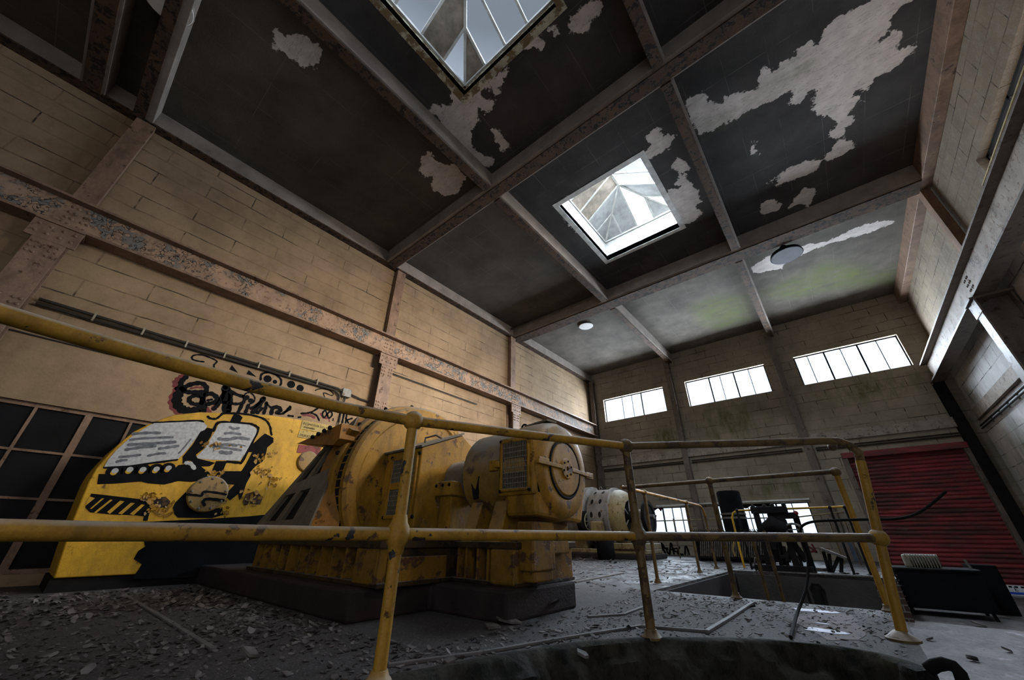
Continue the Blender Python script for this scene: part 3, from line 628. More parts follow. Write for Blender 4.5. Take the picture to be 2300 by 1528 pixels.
far_column(-.33, 'far wall column between the middle and right high windows')
far_column(-7.55, 'far wall column in the left corner')
far_column(3.05, 'dark far wall column under the end of the right crane beam', 4.42, ZL, M['soot'], .22)
def right_column(yc, lab):
    r = thing('steel_column', (3.1, yc, ZL), lab, 'column', 'right wall columns')
    MB().bar((2.93, yc, ZL), (2.93, yc, 4.42), .03, .30, (0, 1, 0)).bar((3.36, yc, ZL), (3.36, yc, 4.42), .03, .30, (0, 1, 0)).bar((3.145, yc, ZL), (3.145, yc, 4.42), .40, .02, (0, 1, 0)).build('shaft', M['col_grey'], r, smooth=0, bevel=.003)
    MB().box(3.22, 3.36, yc-.11, yc+.11, 5.05, 7.06).build('upper_shaft', M['col'], r, smooth=0, bevel=.004)
    MB().box(2.86, 3.38, yc-.2, yc+.2, 4.38, 4.42).box(2.905, 2.93, yc-.2, yc+.2, 4.12, 4.38).each('cap_plate', M['col_grey'], r, smooth=0)
right_column(9.70, 'column carrying the right crane beam at the right edge')
right_column(4.2, 'column carrying the right crane beam nearer the camera')
# ------------------------------------------------------------------ rails and conduits on the walls
def channel(name, p, q, h, d, mat, lab, cat='beam', grp=None):
    o = MB().bar(p, q, d, h).build(name, mat, smooth=0, bevel=.006); return tag(o, lab, cat, grp)
channel('wall_channel', (-7.45, YF-.05, 3.34), (3.0, YF-.05, 3.34), .27, .08, M['beam_pale'], 'flaking steel channel across the far wall below the high windows')
channel('wall_channel', (3.36, 15.0, 3.43), (3.36, 9.86, 3.43), .26, .07, M['beam_pale'], 'pale steel channel low along the right wall')
channel('wall_channel', (-5.42, YF-.09, 1.60), (-.75, YF-.09, 1.615), .04, .05, M['timber'], 'slim pale sill rail over the low far windows')
def conduit(pairs, r, lab, clips, ax, wall, joint=None):
    root = thing('cable_conduit', pairs[0][0], lab, 'conduit', 'wall conduits')
    for pl in pairs: MB().tube(pl, r, 8).build('pipe', M['conduit'], root)
    b = MB()
    for c in clips:
        lo = min(p[0][2] for p in pairs)-.03; hi = max(p[0][2] for p in pairs)+.03
        if ax == 0: b.box(min(wall+.002, c[0]), max(wall-.002, c[0]), c[1]-.012, c[1]+.012, lo, hi)
        else: b.box(c[0]-.012, c[0]+.012, min(wall, c[1]), max(wall, c[1]), lo, hi)
    if clips: b.each('clips', M['mesh'], root, smooth=0)
    return root
xc = XL+.05
cn = conduit([[(xc, -.95, 3.40), (xc, .5, 3.385), (xc, 3.35, 3.36), (xc, 3.55, 3.30)], [(xc, -.95, 3.33), (xc, 3.3, 3.30), (xc, 3.42, 3.22), (xc, 3.44, 2.95)]], .022, 'twin black conduit along the left wall above the graffiti', [(xc+.03, y) for y in (-.4, .15, .7, 1.25, 1.8, 2.35, 2.9)], 0, XL)
MB().box(XL, XL+.09, 3.46, 3.66, 3.22, 3.40).build('junction_box', M['pale'], cn, smooth=0, bevel=.01)
MB().tube([(xc, 3.6, 3.32), (xc, 3.9, 3.27), (xc, 4.12, 3.26)], .018, 8).tube([(xc, 3.56, 3.22), (xc, 3.54, 2.6), (xc, 3.54, 2.1)], .014, 8).build('pipe', M['conduit'], cn)
conduit([[(XL+.012, -3, 2.905), (XL+.012, 4.1, 2.90)]], .011, 'thin black line where the blockwork meets the left dado', [], 0, XL)
conduit([[(-7.4, YF-.05, 3.07), (-4.15, YF-.05, 3.07)], [(-7.4, YF-.05, 3.01), (-4.15, YF-.05, 3.01)]], .018, 'black conduit on the far wall left of its left column', [], 1, YF)
conduit([[(-3.85, YF-.05, 3.07), (-.5, YF-.05, 3.07)], [(-3.85, YF-.05, 3.00), (-.5, YF-.05, 3.00)]], .018, 'black conduit on the far wall between its two columns', [(x, YF-.02) for x in (-3.3, -2.7, -2.1, -1.5, -.9)], 1, YF)
conduit([[(-.15, YF-.05, 3.05), (3.0, YF-.05, 3.05)], [(-.15, YF-.05, 2.98), (3.0, YF-.05, 2.98)]], .02, 'black conduit over the red shutter', [(x, YF-.02) for x in (.5, 1.1, 1.7, 2.3)], 1, YF)
conduit([[(3.35, 15.0, 3.16), (3.35, 9.9, 3.16)], [(3.35, 15.0, 3.09), (3.35, 9.9, 3.09)]], .02, 'black conduit along the right wall below the pale channel', [(3.37, y) for y in (10.6, 11.3, 12.0, 12.7, 13.4, 14.1)], 0, XR)
conduit([[(-7.70, 4.6, 4.12), (-7.70, 7.6, 4.10)]], .014, 'thin black pipe on the left wall under the crane beam', [], 0, XL)
conduit([[(-7.5, 8.95, 7.28), (-3.95, 8.95, 7.28)]], .03, 'thin roof pipe in front of the far roof beam', [], 1, YF)
tag(MB().tube([(3.30, 10.20, 3.35), (3.30, 10.20, 4.38)], .035, 10).build('drain_pipe', M['whiteboard']), 'pale upright pipe on the right wall behind the column', 'pipe')
tag(MB().tube([(2.905, 4.6, 5.036), (2.905, 7.05, 5.036)], .016, 8).build('edge_glint', M['plate']), 'thin bright rod added as the sunlit top edge of the right crane beam', 'glint')  # sunlit flange edge modelled as a thin pale tube
# ------------------------------------------------------------------ lamps
M['lampgrey'] = plain('grey_diffuser', (.045, .045, .055), .7, .2)
def enamel_lamp(c, r, h, shade, inner, lab, stem):
    root = thing('ceiling_lamp', c, lab, 'lamp', 'factory ceiling lamps')
    MB().lathe([(0, r), (h*.35, r*.93), (h*.7, r*.62), (h, r*.22), (h+.08, r*.2)], c, 2, 32).build('shade', shade, root)
    MB().lathe([(-.012, r*.94), (-.004, r*.96)], c, 2, 32).build('diffuser', inner, root)
    MB().tube([(c[0], c[1], c[2]+h+.06), (c[0], c[1], ZC)], stem, 8).build('stem', M['soot'], root)
enamel_lamp(tuple(at(1767, 574, 2, 7.0)), .36, .22, M['black'], M['lampgrey'], 'black lamp shade hanging in front of the mossy far ceiling', .02)
enamel_lamp(tuple(at(378, 2, 2, 7.12)), .30, .16, M['enamel'], M['enamel'], 'white enamel lamp in the gap of the roof beams at top left', .02)
enamel_lamp(tuple(at(1316, 733, 2, 7.40)), .26, .03, M['enamel'], M['enamel'], 'flat white lamp on the ceiling over the pale machine', .02)
# ------------------------------------------------------------------ handrails
RM, RD = M['rail'], M['rail_dull']
def railing(name, loc, lab, mat, grp='tubular handrails'): return thing(name, loc, lab, 'railing', grp)
def foot(b, p, r=.06): b.lathe([(0, r), (.012, r), (.03, r*.7), (.05, .034)], p, 2, 14)
# near railing along the curved edge
p1, p2, p3 = (-1.72, 1.205), (-1.152, 2.749), (.036, 3.738)
zt, zm_ = (1.118, 1.165, 1.19), .557
R1 = railing('handrail', (*p1, 0), 'near yellow handrail with rounded corner along the curved platform edge', RM)
end = at(1893, 1003, 0, .036)
left_top = [(-1.80, -2.2, 1.12), (-1.84, -.9, 1.15), (-1.872, -.29, 1.162), (-1.90, .04, 1.155), (-1.905, .45, 1.145), (-1.86, .85, 1.135)]
MB().tube(left_top+[(*p1, zt[0])], .030, 14).build('top_rail', RM, R1)
q = [(*p1, zt[0]), (-1.45, 1.94, 1.14), (*p2, zt[1])]; MB().tube(q, .028, 14).build('top_rail', RM, R1)
lean = lambda z: (.036+.145*z, 3.738, z)
bend = [(*p2, zt[1]), (-.5, 3.26, 1.186), (.02, 3.64, 1.20), (.11, 3.70, 1.196), (.165, 3.735, 1.165), lean(1.11), lean(1.04)]
MB().tube(bend, .028, 14).build('top_rail', RD, R1)
MB().tube([(-1.80, -2.2, zm_), (-1.87, -.3, zm_), (-1.90, .1, zm_), (-1.86, .85, zm_), (*p1, zm_)], .030, 14).build('middle_rail', RM, R1)
MB().tube([(*p1, zm_), (*p2, zm_)], .028, 14).build('middle_rail', RM, R1)
MB().tube([(*p2, zm_), lean(zm_)], .028, 14).build('middle_rail', RD, R1)
for (p, z, mt) in ((p1, zt[0], RM), (p2, zt[1], RD)):
    po = MB().tube([(*p, 0), (*p, z)], .029, 14).build('post', mt, R1)
    MB().ball((*p, z), .056).build('ball_joint', mt, po); MB().lathe([(-.085, .032), (-.07, .037), (-.05, .040), (-.035, .050), (0, .058), (.035, .050), (.05, .040), (.07, .037), (.085, .032)], (*p, zm_), 2, 18).build('ball_joint', mt, po)
    b = MB(); foot(b, (*p, 0)); b.build('foot', mt, po)
po = MB().tube([lean(0), lean(1.05)], .029, 14).build('post', RM, R1)
MB().ball(lean(zm_), .055).build('ball_joint', RM, po); b = MB(); foot(b, (*p3, 0), .085); b.build('foot', RD, po)
# railing of the sunken bay, front side
pr, pb = (-1.138, 5.02), (.035, 5.055); zb = 1.142
R2 = railing('handrail', (*pr, 0), 'dull handrail along the front of the sunken bay', RD)
MB().tube([tuple(at(1398, 1096, 1, 5.0)), (*pr, zb), (*pb, zb+.005)], .024, 12).build('top_rail', RD, R2)
for p in (pr, pb):
    po = MB().tube([(*p, 0), (*p, zb)], .026, 12).build('post', RM if p[0] > -.5 else RD, R2); MB().ball((*p, zb), .046).build('ball_joint', RD, po); b = MB(); foot(b, (*p, 0), .055); b.build('foot', RD, po)
MB().ball(tuple(at(1870, 1004, 1, 5.0)), .04).build('end_knob', RD, R2)
# railing on the left side of the sunken bay
R3 = railing('handrail', (-2.3, 5.9, 0), 'handrail running back along the left of the sunken bay', RD)
zc_ = 1.155
MB().tube([(-2.25, 5.05, zc_), (-2.284, 5.91, zc_), (-2.34, 8.10, zc_), (-2.36, 9.0, zc_), (-2.362, 9.18, zc_-.02), (-2.363, 9.30, zc_-.09), (-2.364, 9.36, zc_-.2)], .022, 12).build('top_rail', M['rail'], R3)
MB().tube([(-2.30, 5.91, .6), (-2.365, 9.36, .6)], .012, 8).build('middle_rail', RD, R3)
for p in ((-2.284, 5.91), (-2.34, 8.10), (-2.364, 9.36)):
    po = MB().tube([(*p, 0), (*p, zc_ if p[1] < 9 else zc_-.2)], .024, 12).build('post', RD, R3)
    if p[1] < 9: MB().ball((*p, zc_), .042).build('ball_joint', RD, po)
    b = MB(); foot(b, (*p, 0), .05); b.build('foot', RD, po)
# railing on the rear side of the sunken bay
R4 = railing('handrail', (-1.75, 9.5, 0), 'bright yellow bent handrail behind the sunken bay', RM)
y4 = 9.75; a0 = at(1652, 1195, 1, y4); e0 = at(1906, 1138, 1, y4); zh = at(1700, 1146, 1, y4)[2]
xs = at(1643, 1162, 1, y4)[0]
MB().tube([(a0[0]+.0, y4, 0), (a0[0], y4, a0[2]), (xs+.01, y4, zh-.14), (xs+.05, y4, zh-.045), (xs+.14, y4, zh), (e0[0], y4, e0[2])], .020, 12).build('top_rail', M['yellow_clean'], R4)
for px_ in (1655, 1866, 1900):
    pp = at(px_, 1146, 1, y4); po = MB().tube([(pp[0], y4, 0), (pp[0], y4, zh)], .02, 10).build('post', M['soot'], R4); MB().ball((pp[0], y4, zh), .035).build('ball_joint', M['soot'], po)
# thin far railing in front of the low windows
R5 = railing('handrail', (-3.0, 13.2, 0), 'thin far handrail in front of the low windows', RD)
y5 = 13.2; a, e = at(1461, 1171, 1, y5), at(1895, 1150, 1, y5)
MB().tube([a, at(1640, 1166, 1, y5), at(1790, 1162, 1, y5), e], .016, 8).build('top_rail', M['palewarm'], R5)
for px_ in (1512, 1632, 1860, 1895):
    pp = at(px_, 1165, 1, y5); MB().tube([(pp[0], y5, 0), (pp[0], y5, pp[2])], .016, 8).build('post', RD, R5)
# ------------------------------------------------------------------ generator set on its plinth
AX, AY, AZ = 0, 3.05, 1.09
pl = MB().prism([(-7.2, 1.71), (-2.92, 1.71), (-2.92, 2.45), (-2.08, 2.45), (-2.08, 3.42), (-2.92, 3.55), (-2.92, 4.42), (-7.2, 4.42)], 2, 0, .20)
struct(pl.build('trim_20', M['concrete_dark'], smooth=0, bevel=.02), 'stepped dark concrete plinth under the yellow generator')
gen = thing('generator_set', (-3.8, AY, .2), 'yellow generator set with small motor on a ribbed bed beside the graffiti casing', 'generator')
Yw = M['yellow']
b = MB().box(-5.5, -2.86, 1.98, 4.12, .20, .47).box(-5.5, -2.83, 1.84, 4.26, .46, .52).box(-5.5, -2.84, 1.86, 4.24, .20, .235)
b.build('bedplate', M['bed_shade'], gen, smooth=0, bevel=.006)
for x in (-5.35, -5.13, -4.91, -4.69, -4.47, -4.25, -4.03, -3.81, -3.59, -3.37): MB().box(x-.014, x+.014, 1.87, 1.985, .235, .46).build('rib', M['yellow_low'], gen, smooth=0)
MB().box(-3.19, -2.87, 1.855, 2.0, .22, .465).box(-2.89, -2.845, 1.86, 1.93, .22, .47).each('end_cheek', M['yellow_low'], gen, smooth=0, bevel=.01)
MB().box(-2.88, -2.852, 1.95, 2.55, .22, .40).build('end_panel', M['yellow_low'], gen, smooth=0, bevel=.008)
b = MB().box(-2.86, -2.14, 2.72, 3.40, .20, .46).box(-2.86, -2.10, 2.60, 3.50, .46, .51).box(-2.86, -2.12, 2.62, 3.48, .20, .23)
b.build('motor_bed', M['bed_shade'], gen, smooth=0, bevel=.006)
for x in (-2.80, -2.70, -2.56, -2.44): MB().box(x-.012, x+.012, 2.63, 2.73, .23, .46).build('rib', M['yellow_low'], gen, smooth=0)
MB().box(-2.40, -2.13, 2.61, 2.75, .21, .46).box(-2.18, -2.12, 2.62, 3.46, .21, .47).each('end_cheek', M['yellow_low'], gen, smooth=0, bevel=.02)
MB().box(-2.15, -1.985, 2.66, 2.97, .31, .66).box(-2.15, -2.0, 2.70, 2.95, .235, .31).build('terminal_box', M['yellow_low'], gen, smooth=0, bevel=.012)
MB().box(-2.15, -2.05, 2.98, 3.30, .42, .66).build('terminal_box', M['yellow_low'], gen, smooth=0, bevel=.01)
# large alternator drum
c = (-4.0, AY, AZ)
MB().lathe([(-.02, .10), (-.02, .84), (.0, .86), (.0, .965), (-.03, 1.0), (-.09, 1.005), (-.09, .95)], c, 0, 96, close=False).build('end_shield', Yw, gen)
b = MB().lathe([(-.088, .996), (-.205, .996)], c, 0, 96, close=False); b.build('slot_recess', M['dark'], gen)
b = MB()
for k in range(72):
    th = 2*math.pi*k/72; y, z = AY+.994*math.cos(th), AZ+.994*math.sin(th)
    b.bar((-4.21, y, z), (-4.08, y, z), .012, .014, (0, math.cos(th), math.sin(th)))
b.build('slot_bars', Yw, gen, smooth=0)
MB().lathe([(-.20, .95), (-.20, 1.04), (-.22, 1.055), (-.30, 1.055), (-.32, 1.03), (-.32, 1.0)], c, 0, 96, close=False).build('bolted_ring', Yw, gen)
b = MB()
for k in range(16):
    th = 2*math.pi*(k+.3)/16; b.ball((-4.26, AY+1.06*math.cos(th), AZ+1.06*math.sin(th)), .026, 10)
b.each('ring_bolts', M['soot'], gen)
MB().lathe([(-.32, 1.02), (-.60, 1.02), (-.60, 1.0)], c, 0, 96, close=False).build('stator_shell', M['orange'], gen)
MB().lathe([(-.60, .3), (-.60, .86), (-.63, .88), (-.92, .88), (-.95, .86), (-.95, .2)], c, 0, 96, close=False).build('stator_ring', M['dusty'], gen)
# slotted side guard, leaning back
def gq(px, py, t_): return at(px, py, 1, 1.88+.36*t_)
BL, BR, TR, TL = gq(570, 1190, 0), gq(694, 1190, 0), gq(806, 938, 1), gq(736, 1000, .86)
def gp(u, v): return (BL.lerp(BR, u)).lerp(TL.lerp(TR, u), v)
holes = [(.14, .36, .08, .36), (.46, .68, .08, .36), (.14, .38, .50, .82), (.48, .72, .50, .82)]
us = sorted({0, 1} | {h[i] for h in holes for i in (0, 1)}); vs_ = sorted({0, 1} | {h[i] for h in holes for i in (2, 3)})
b = MB(); nrm = (BR-BL).cross(TL-BL).normalized()*.02
for i in range(len(us)-1):
    for j in range(len(vs_)-1):
        um, vm = (us[i]+us[i+1])/2, (vs_[j]+vs_[j+1])/2
        if any(h[0] < um < h[1] and h[2] < vm < h[3] for h in holes): continue
        q = [gp(us[i], vs_[j]), gp(us[i+1], vs_[j]), gp(us[i+1], vs_[j+1]), gp(us[i], vs_[j+1])]
        b.add([p+nrm for p in q]+[p-nrm for p in q], [(0, 1, 2, 3), (7, 6, 5, 4), (0, 4, 5, 1), (1, 5, 6, 2), (2, 6, 7, 3), (3, 7, 4, 0)])
b.build('slotted_guard', M['dusty'], gen, smooth=0)
b = MB(); b.flat([gp(1, 0), at(760, 1190, 1, 2.12), at(782, 1040, 1, 2.16), gp(1, 1)+Vector((.02, .12, 0)), gp(1, 1)])
b.build('guard_flank', M['orange'], gen, smooth=0); off = Vector((0, .03, 0)); MB().flat([gp(0, 0)+off, gp(1, 0)+off, gp(1, 1)+off, gp(0, 1)+off]).build('slot_shade_sheet', M['dark'], gen, smooth=0)  # dark sheet added as the shade seen through the guard slots
# wedge shaped hood sticking out above the guard
wy = 1.95; W_ = [at(*p, 1, wy) for p in ((667, 997), (768, 951), (762, 985), (748, 1000))]
off = Vector((-.05, .42, .02)); tip = [at(*p, 1, wy+.1) for p in ((768, 951), (792, 966), (764, 996), (744, 988))]
b = MB().add([*W_, *[p+off for p in W_]], [(0, 1, 2, 3), (7, 6, 5, 4), (0, 4, 5, 1), (1, 5, 6, 2), (2, 6, 7, 3), (3, 7, 4, 0)]); b.build('wedge_hood', M['orange'], gen, smooth=0)
k4 = [p+Vector((0, .1, 0)) for p in tip]; MB().add([*tip, *k4], [(0, 1, 2, 3), (7, 6, 5, 4), (0, 4, 5, 1), (1, 5, 6, 2), (2, 6, 7, 3), (3, 7, 4, 0)]).build('wedge_flap', Yw, gen, smooth=0)
b = MB()
for i in range(4): p = at(702+i*13, 982-i*7, 1, wy-.02); b.ball(p, .026, 8)
b.each('terminal_studs', M['soot'], gen)
# coupling hood with gable top and grilles
hood = MB().prism([(2.5, .60), (3.62, .60), (3.62, 1.32), (3.08, 1.64), (2.5, 1.40)], 0, -3.985, -3.34).build('coupling_hood', Yw, gen, smooth=0, bevel=.012)
MB().bar((-3.66, 2.47, 1.405), (-3.66, 3.08, 1.655), .70, .022).build('dusty_lid', M['dusty'], hood, smooth=0)
MB().tube([(-3.62, 2.74, 1.53), (-3.62, 2.74, 1.585), (-3.50, 2.80, 1.61), (-3.40, 2.80, 1.56)], .012, 8).build('lid_handle', M['dusty'], hood)
def grille(x0, x1, z0, z1, y, nx_, nz, rows, parent, frame=.025, mat=None, gap=None):
    f = MB()
    for q in ((x0-frame, x1+frame, z0-frame, z0), (x0-frame, x1+frame, z1, z1+frame), (x0-frame, x0, z0, z1), (x1, x1+frame, z0, z1)): f.box(q[0], q[1], y-.016, y+.012, q[2], q[3])
    if gap: f.box(x0, x1, y-.012, y+.01, gap[0], gap[1])
    root = f.build('vent_frame', mat or Yw, parent, smooth=0, bevel=.004)
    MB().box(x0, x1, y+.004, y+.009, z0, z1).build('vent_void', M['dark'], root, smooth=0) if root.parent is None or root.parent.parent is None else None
    g_ = MB()
    for i in range(nx_+1): x = x0+(x1-x0)*i/nx_; g_.box(x-.002, x+.002, y-.006, y+.002, z0, z1)
    for i in range(nz+1): z = z0+(z1-z0)*i/nz; g_.box(x0, x1, y-.008, y-.001, z-.0025, z+.0025)
    g_.build('mesh_bars', M['mesh'], root, smooth=0)
    return root
grille(-3.80, -3.40, .74, 1.30, 2.483, 15, 12, 0, gen, .035, None, (.99, 1.06))
b = MB()
for x in (-3.86, -3.36):
    for z in (.72, 1.34): b.ball((x, 2.488, z), .02, 8)
b.each('hood_bolts', M['soot'], gen)
# bearing pedestal and shaft
ped = MB().box(-3.28, -3.10, 2.76, 3.34, .50, .96).box(-3.31, -3.05, 2.70, 3.40, .92, 1.06).build('bearing_pedestal', Yw, gen, smooth=0, bevel=.012)
MB().lathe([(-.15, .19), (-.14, .22), (.14, .22), (.15, .19)], (-3.18, AY, AZ), 0, 40).build('bearing_housing', M['dusty'], ped)
MB().lathe([(0, .085), (.62, .085)], (-3.36, AY, AZ), 0, 32).build('shaft', M['dusty'], gen)
b = MB()
for x in (-3.28, -3.18, -3.08): b.ball((x, 2.70, 1.02), .018, 8)
b.each('cap_bolts', M['soot'], ped)
# motor
mc = (-2.28, AY, AZ+.015)
MB().lathe([(-.60, .10), (-.60, .30), (-.57, .36), (-.54, .40)], mc, 0, 64, close=False).build('slotted_end', M['dark'], gen)
b = MB()
for k in range(48):
    th = 2*math.pi*k/48; b.bar((mc[0]-.605, mc[1]+.33*math.cos(th), mc[2]+.33*math.sin(th)), (mc[0]-.54, mc[1]+.405*math.cos(th), mc[2]+.405*math.sin(th)), .016, .02)
b.build('slot_bars', Yw, gen, smooth=0)
MB().lathe([(-.54, .40), (-.53, .42), (-.02, .42), (0, .41)], mc, 0, 72, close=False).build('motor_body', M['dustyellow'], gen)
eb = MB().lathe([(-.02, .38), (-.015, .435), (.03, .445), (.24, .445), (.32, .432), (.37, .40), (.39, .36), (.392, .27), (.385, .25), (.385, .02)], mc, 0, 80, close=False).build('end_bell', Yw, gen)
MB().prism([(2.66, .70), (3.36, .66), (3.46, .95), (3.40, 1.2), (2.68, 1.2), (2.63, .95)], 0, -2.27, -1.93).build('bell_skirt', Yw, gen, smooth=0, bevel=.03)
MB().lathe([(.385, .02), (.405, .02), (.405, .222), (.395, .232), (.385, .232)], mc, 0, 64).build('inspection_cover', Yw, gen)
MB().lathe([(.383, .236), (.40, .240), (.402, .252), (.392, .262), (.38, .262)], mc, 0, 64, close=False).build('cover_gasket', M['soot'], gen)
hub = MB().lathe([(.40, .02), (.418, .02), (.418, .085), (.41, .092), (.40, .092)], mc, 0, 40).build('hub_plate', Yw, gen)
b = MB()
for k in range(6): th = 2*math.pi*k/6+.3; b.ball((mc[0]+.418, mc[1]+.066*math.cos(th), mc[2]+.066*math.sin(th)), .011, 8)
b.each('hub_bolts', M['soot'], hub)
MB().bar((mc[0]+.40, 2.60, mc[2]+.01), (mc[0]+.405, 2.96, mc[2]+.005), .035, .035).bar((mc[0]+.40, 3.14, mc[2]), (mc[0]+.38, 3.55, mc[2]-.01), .035, .035).bar((mc[0]+.36, 3.44, mc[2]-.01), (mc[0]+.36, 3.58, mc[2]-.01), .07, .06).bar((mc[0]+.40, 2.62, mc[2]+.04), (mc[0]+.395, 2.78, mc[2]+.04), .02, .025).each('split_flange', Yw, gen, smooth=0, bevel=.005)
MB().box(-2.33, -1.93, 2.615, 2.72, .86, 1.36).build('vent_box', Yw, gen, smooth=0, bevel=.02)
grille(-2.265, -1.985, .915, 1.305, 2.605, 15, 9, 0, gen, .022, Yw)
b = MB()
for x in (-2.285, -1.965):
    for z in (.895, 1.325): b.ball((x, 2.592, z), .015, 8)
b.each('vent_bolts', M['soot'], gen)
for x0, x1 in ((-2.76, -2.62), (-2.46, -2.30)):
    MB().prism([(2.60, .50), (3.50, .50), (3.36, .86), (3.2, .72), (2.9, .72), (2.74, .86)], 0, x0, x1).build('foot', Yw, gen, smooth=0, bevel=.01)
MB().box(-2.44, -2.34, 2.60, 2.68, 1.08, 1.18).box(-2.36, -2.30, 2.585, 2.66, 1.10, 1.16).each('side_lug', Yw, gen, smooth=0, bevel=.01)
MB().bar((-2.70, 2.66, 1.06), (-2.66, 2.68, .86), .03, .05).bar((-2.60, 2.65, 1.06), (-2.66, 2.68, .88), .03, .05).each('lifting_bracket', M['soot'], gen, smooth=0, bevel=.006)
for x in (-2.62, -2.36):
    b = MB(); cc = Vector((x, AY, mc[2]+.46)); b.tube([cc+Vector((.035*math.cos(a), 0, .035*math.sin(a))) for a in [i*math.pi/6 for i in range(13)]], .010, 8); b.tube([(x, AY, mc[2]+.40), (x, AY, mc[2]+.43)], .016, 8); b.build('eye_bolt', M['soot'], gen)
MB().bar((-2.30, AY, mc[2]+.45), (-1.98, AY-.05, mc[2]+.455), .14, .02).build('bell_lid', M['dusty'], gen, smooth=0, bevel=.004)
# ------------------------------------------------------------------ graffiti covered casing
FX = -6.6
outline = [(120, 1300), (165, 1165), (200, 1080), (216, 1052), (235, 1030), (264, 1000), (300, 970), (345, 948), (390, 932), (450, 926), (520, 928), (600, 932), (690, 945), (748, 957)]
P2 = [tuple(at(*p, 0, FX))[1:] for p in outline]; zb = P2[0][1]
P2 = [(P2[0][0], zb)]+P2[1:]+[(3.1, P2[-1][1]), (3.1, zb)]
cas = thing('engine_casing', (FX-.5, 1.6, 0), 'yellow engine casing painted with a black and white graffiti cab front', 'casing')
MB().prism(P2, 0, FX-1.0, FX).build('casing_shell', M['yellow_clean'], cas, smooth=25, bevel=.012)
MB().box(FX-1.0, FX-.04, P2[0][0]-.02, 1.705, 0, zb).build('casing_base', M['soot'], cas, smooth=0)
MB().box(FX-.02, FX+.06, P2[0][0]-.01, 2.6, at(120, 1178, 0, FX)[2]-.02, at(120, 1172, 0, FX)[2]).build('ledge', M['dusty'], cas, smooth=0, bevel=.006)
def face(pix, dx, x=FX): return [tuple(at(a, b_, 0, x)+Vector((dx, 0, 0))) for a, b_ in pix]
def stroke(b, pix, width, dx, x=FX, ax=0, fn=None):
    """brush line of constant width on a wall plane"""
    fn = fn or (lambda q: at(q[0], q[1], ax, x))
    P = [fn(q) for q in pix]
    sm = []
    for i in range(len(P)-1):
        p0, p1_, p2_, p3_ = P[max(0, i-1)], P[i], P[i+1], P[min(len(P)-1, i+2)]
        for k in range(5):
            s = k/5; sm.append(.5*((2*p1_)+(p2_-p0)*s+(2*p0-5*p1_+4*p2_-p3_)*s*s+(3*p1_-p0-3*p2_+p3_)*s**3))
    sm.append(P[-1]); N = len(sm); nv = Vector((1, 0, 0)) if ax == 0 else Vector((0, -1, 0)); vs = []
    for i, p in enumerate(sm):
        d = (sm[min(N-1, i+1)]-sm[max(0, i-1)])
        d = d.normalized() if d.length > 1e-6 else Vector((0, 1, 0))
        s = nv.cross(d); ww = width*(.5+.08*math.sin(i*1.7)); vs += [p+nv*dx+s*ww, p+nv*dx-s*ww]
    b.add(vs, [(2*i, 2*i+2, 2*i+3, 2*i+1) for i in range(N-1)])
    for p in (sm[0], sm[-1]):
        u = nv.orthogonal().normalized(); v_ = nv.cross(u); b.add([p+nv*(dx+.0002)+(u*math.cos(a)+v_*math.sin(a))*width*.5 for a in [k*math.pi/5 for k in range(10)]], [tuple(range(10))])
def dot(b, q, r, dx, x=FX, ax=0, asp=1.0):
    p = at(q[0], q[1], ax, x); nv = Vector((1, 0, 0)) if ax == 0 else Vector((0, -1, 0)); u = Vector((0, 1, 0)) if ax == 0 else Vector((1, 0, 0)); v_ = Vector((0, 0, 1))
    b.add([p+nv*dx+(u*math.cos(a)*r+v_*math.sin(a)*r*asp) for a in [k*math.pi/10 for k in range(20)]], [tuple(range(20))])
bl = MB()
bl.flat(face(crop(410, 920, 10, [(400,500),(560,410),(690,440),(640,600),(540,760),(450,900),(300,1020),(330,1100),(450,1130),(740,1200),(600,1280),(300,1290),(190,1160),(120,1150),(0,1230),(0,1060),(220,800)]), .004))
bl.flat(face(crop(410, 920, 10, [(1100,200),(1150,110),(1280,120),(1350,180),(1290,290),(1060,285)]), .004))
bl.flat(face(crop(410, 920, 10, [(1600,760),(1750,620),(1850,540),(2040,640),(2040,740),(1900,860),(1880,960),(1800,1170),(1650,1270),(1500,1420),(1300,1420),(1420,1230),(1560,960),(1450,960),(1500,850)]), .004))
bl.flat(face(crop(410, 920, 10, [(750,1160),(1000,1160),(900,1400),(650,1400)]), .0043))
bl.flat(face([(222,1065),(264,1065),(337,1063),(385,1061),(400,1045),(440,1040),(470,1062),(520,1059),(552,1060),(560,1072),(545,1090),(500,1084),(480,1076),(430,1083),(400,1081),(369,1089),(331,1086),(316,1082),(254,1087),(218,1088)], .005))
bl.flat(face(crop(370, 1040, 8.52, [(150,860),(200,760),(400,560),(430,640),(470,800),(600,900),(800,930),(1000,870),(1100,850),(1120,1000),(900,1060),(250,1050),(180,980)]), .0046))
bl.flat(face(crop(370, 1040, 8.52, [(1450,160),(1700,30),(1640,250),(1560,400),(1480,640),(1430,720),(1400,600),(1250,720),(1180,660),(1200,560),(1330,420),(1150,400),(1080,300),(1080,160)]), .0052))
bl.flat(face(crop(160, 1040, 9.583, [(430,660),(1000,725),(1700,805),(1750,890),(1690,1060),(1640,1250),(1540,1250),(1560,1150),(1360,1130),(830,1110),(400,1065),(300,960)]), .004))
bl.flat(face([(176, 1176), (340, 1172), (480, 1165), (560, 1160), (660, 1150), (700, 1180), (690, 1218), (322, 1216), (150, 1208)], .0034))
bl.flat(face([(322, 1214), (690, 1216), (690, 1292), (296, 1301), (312, 1278), (318, 1268), (300, 1256), (310, 1238), (326, 1228)], .0038))
stroke(bl, crop(410, 920, 10, [(690,480),(795,300),(1050,292),(1500,325),(1650,380),(1695,460),(1560,750),(1340,1165),(1270,1195),(1000,1170)]), .035, .0048)
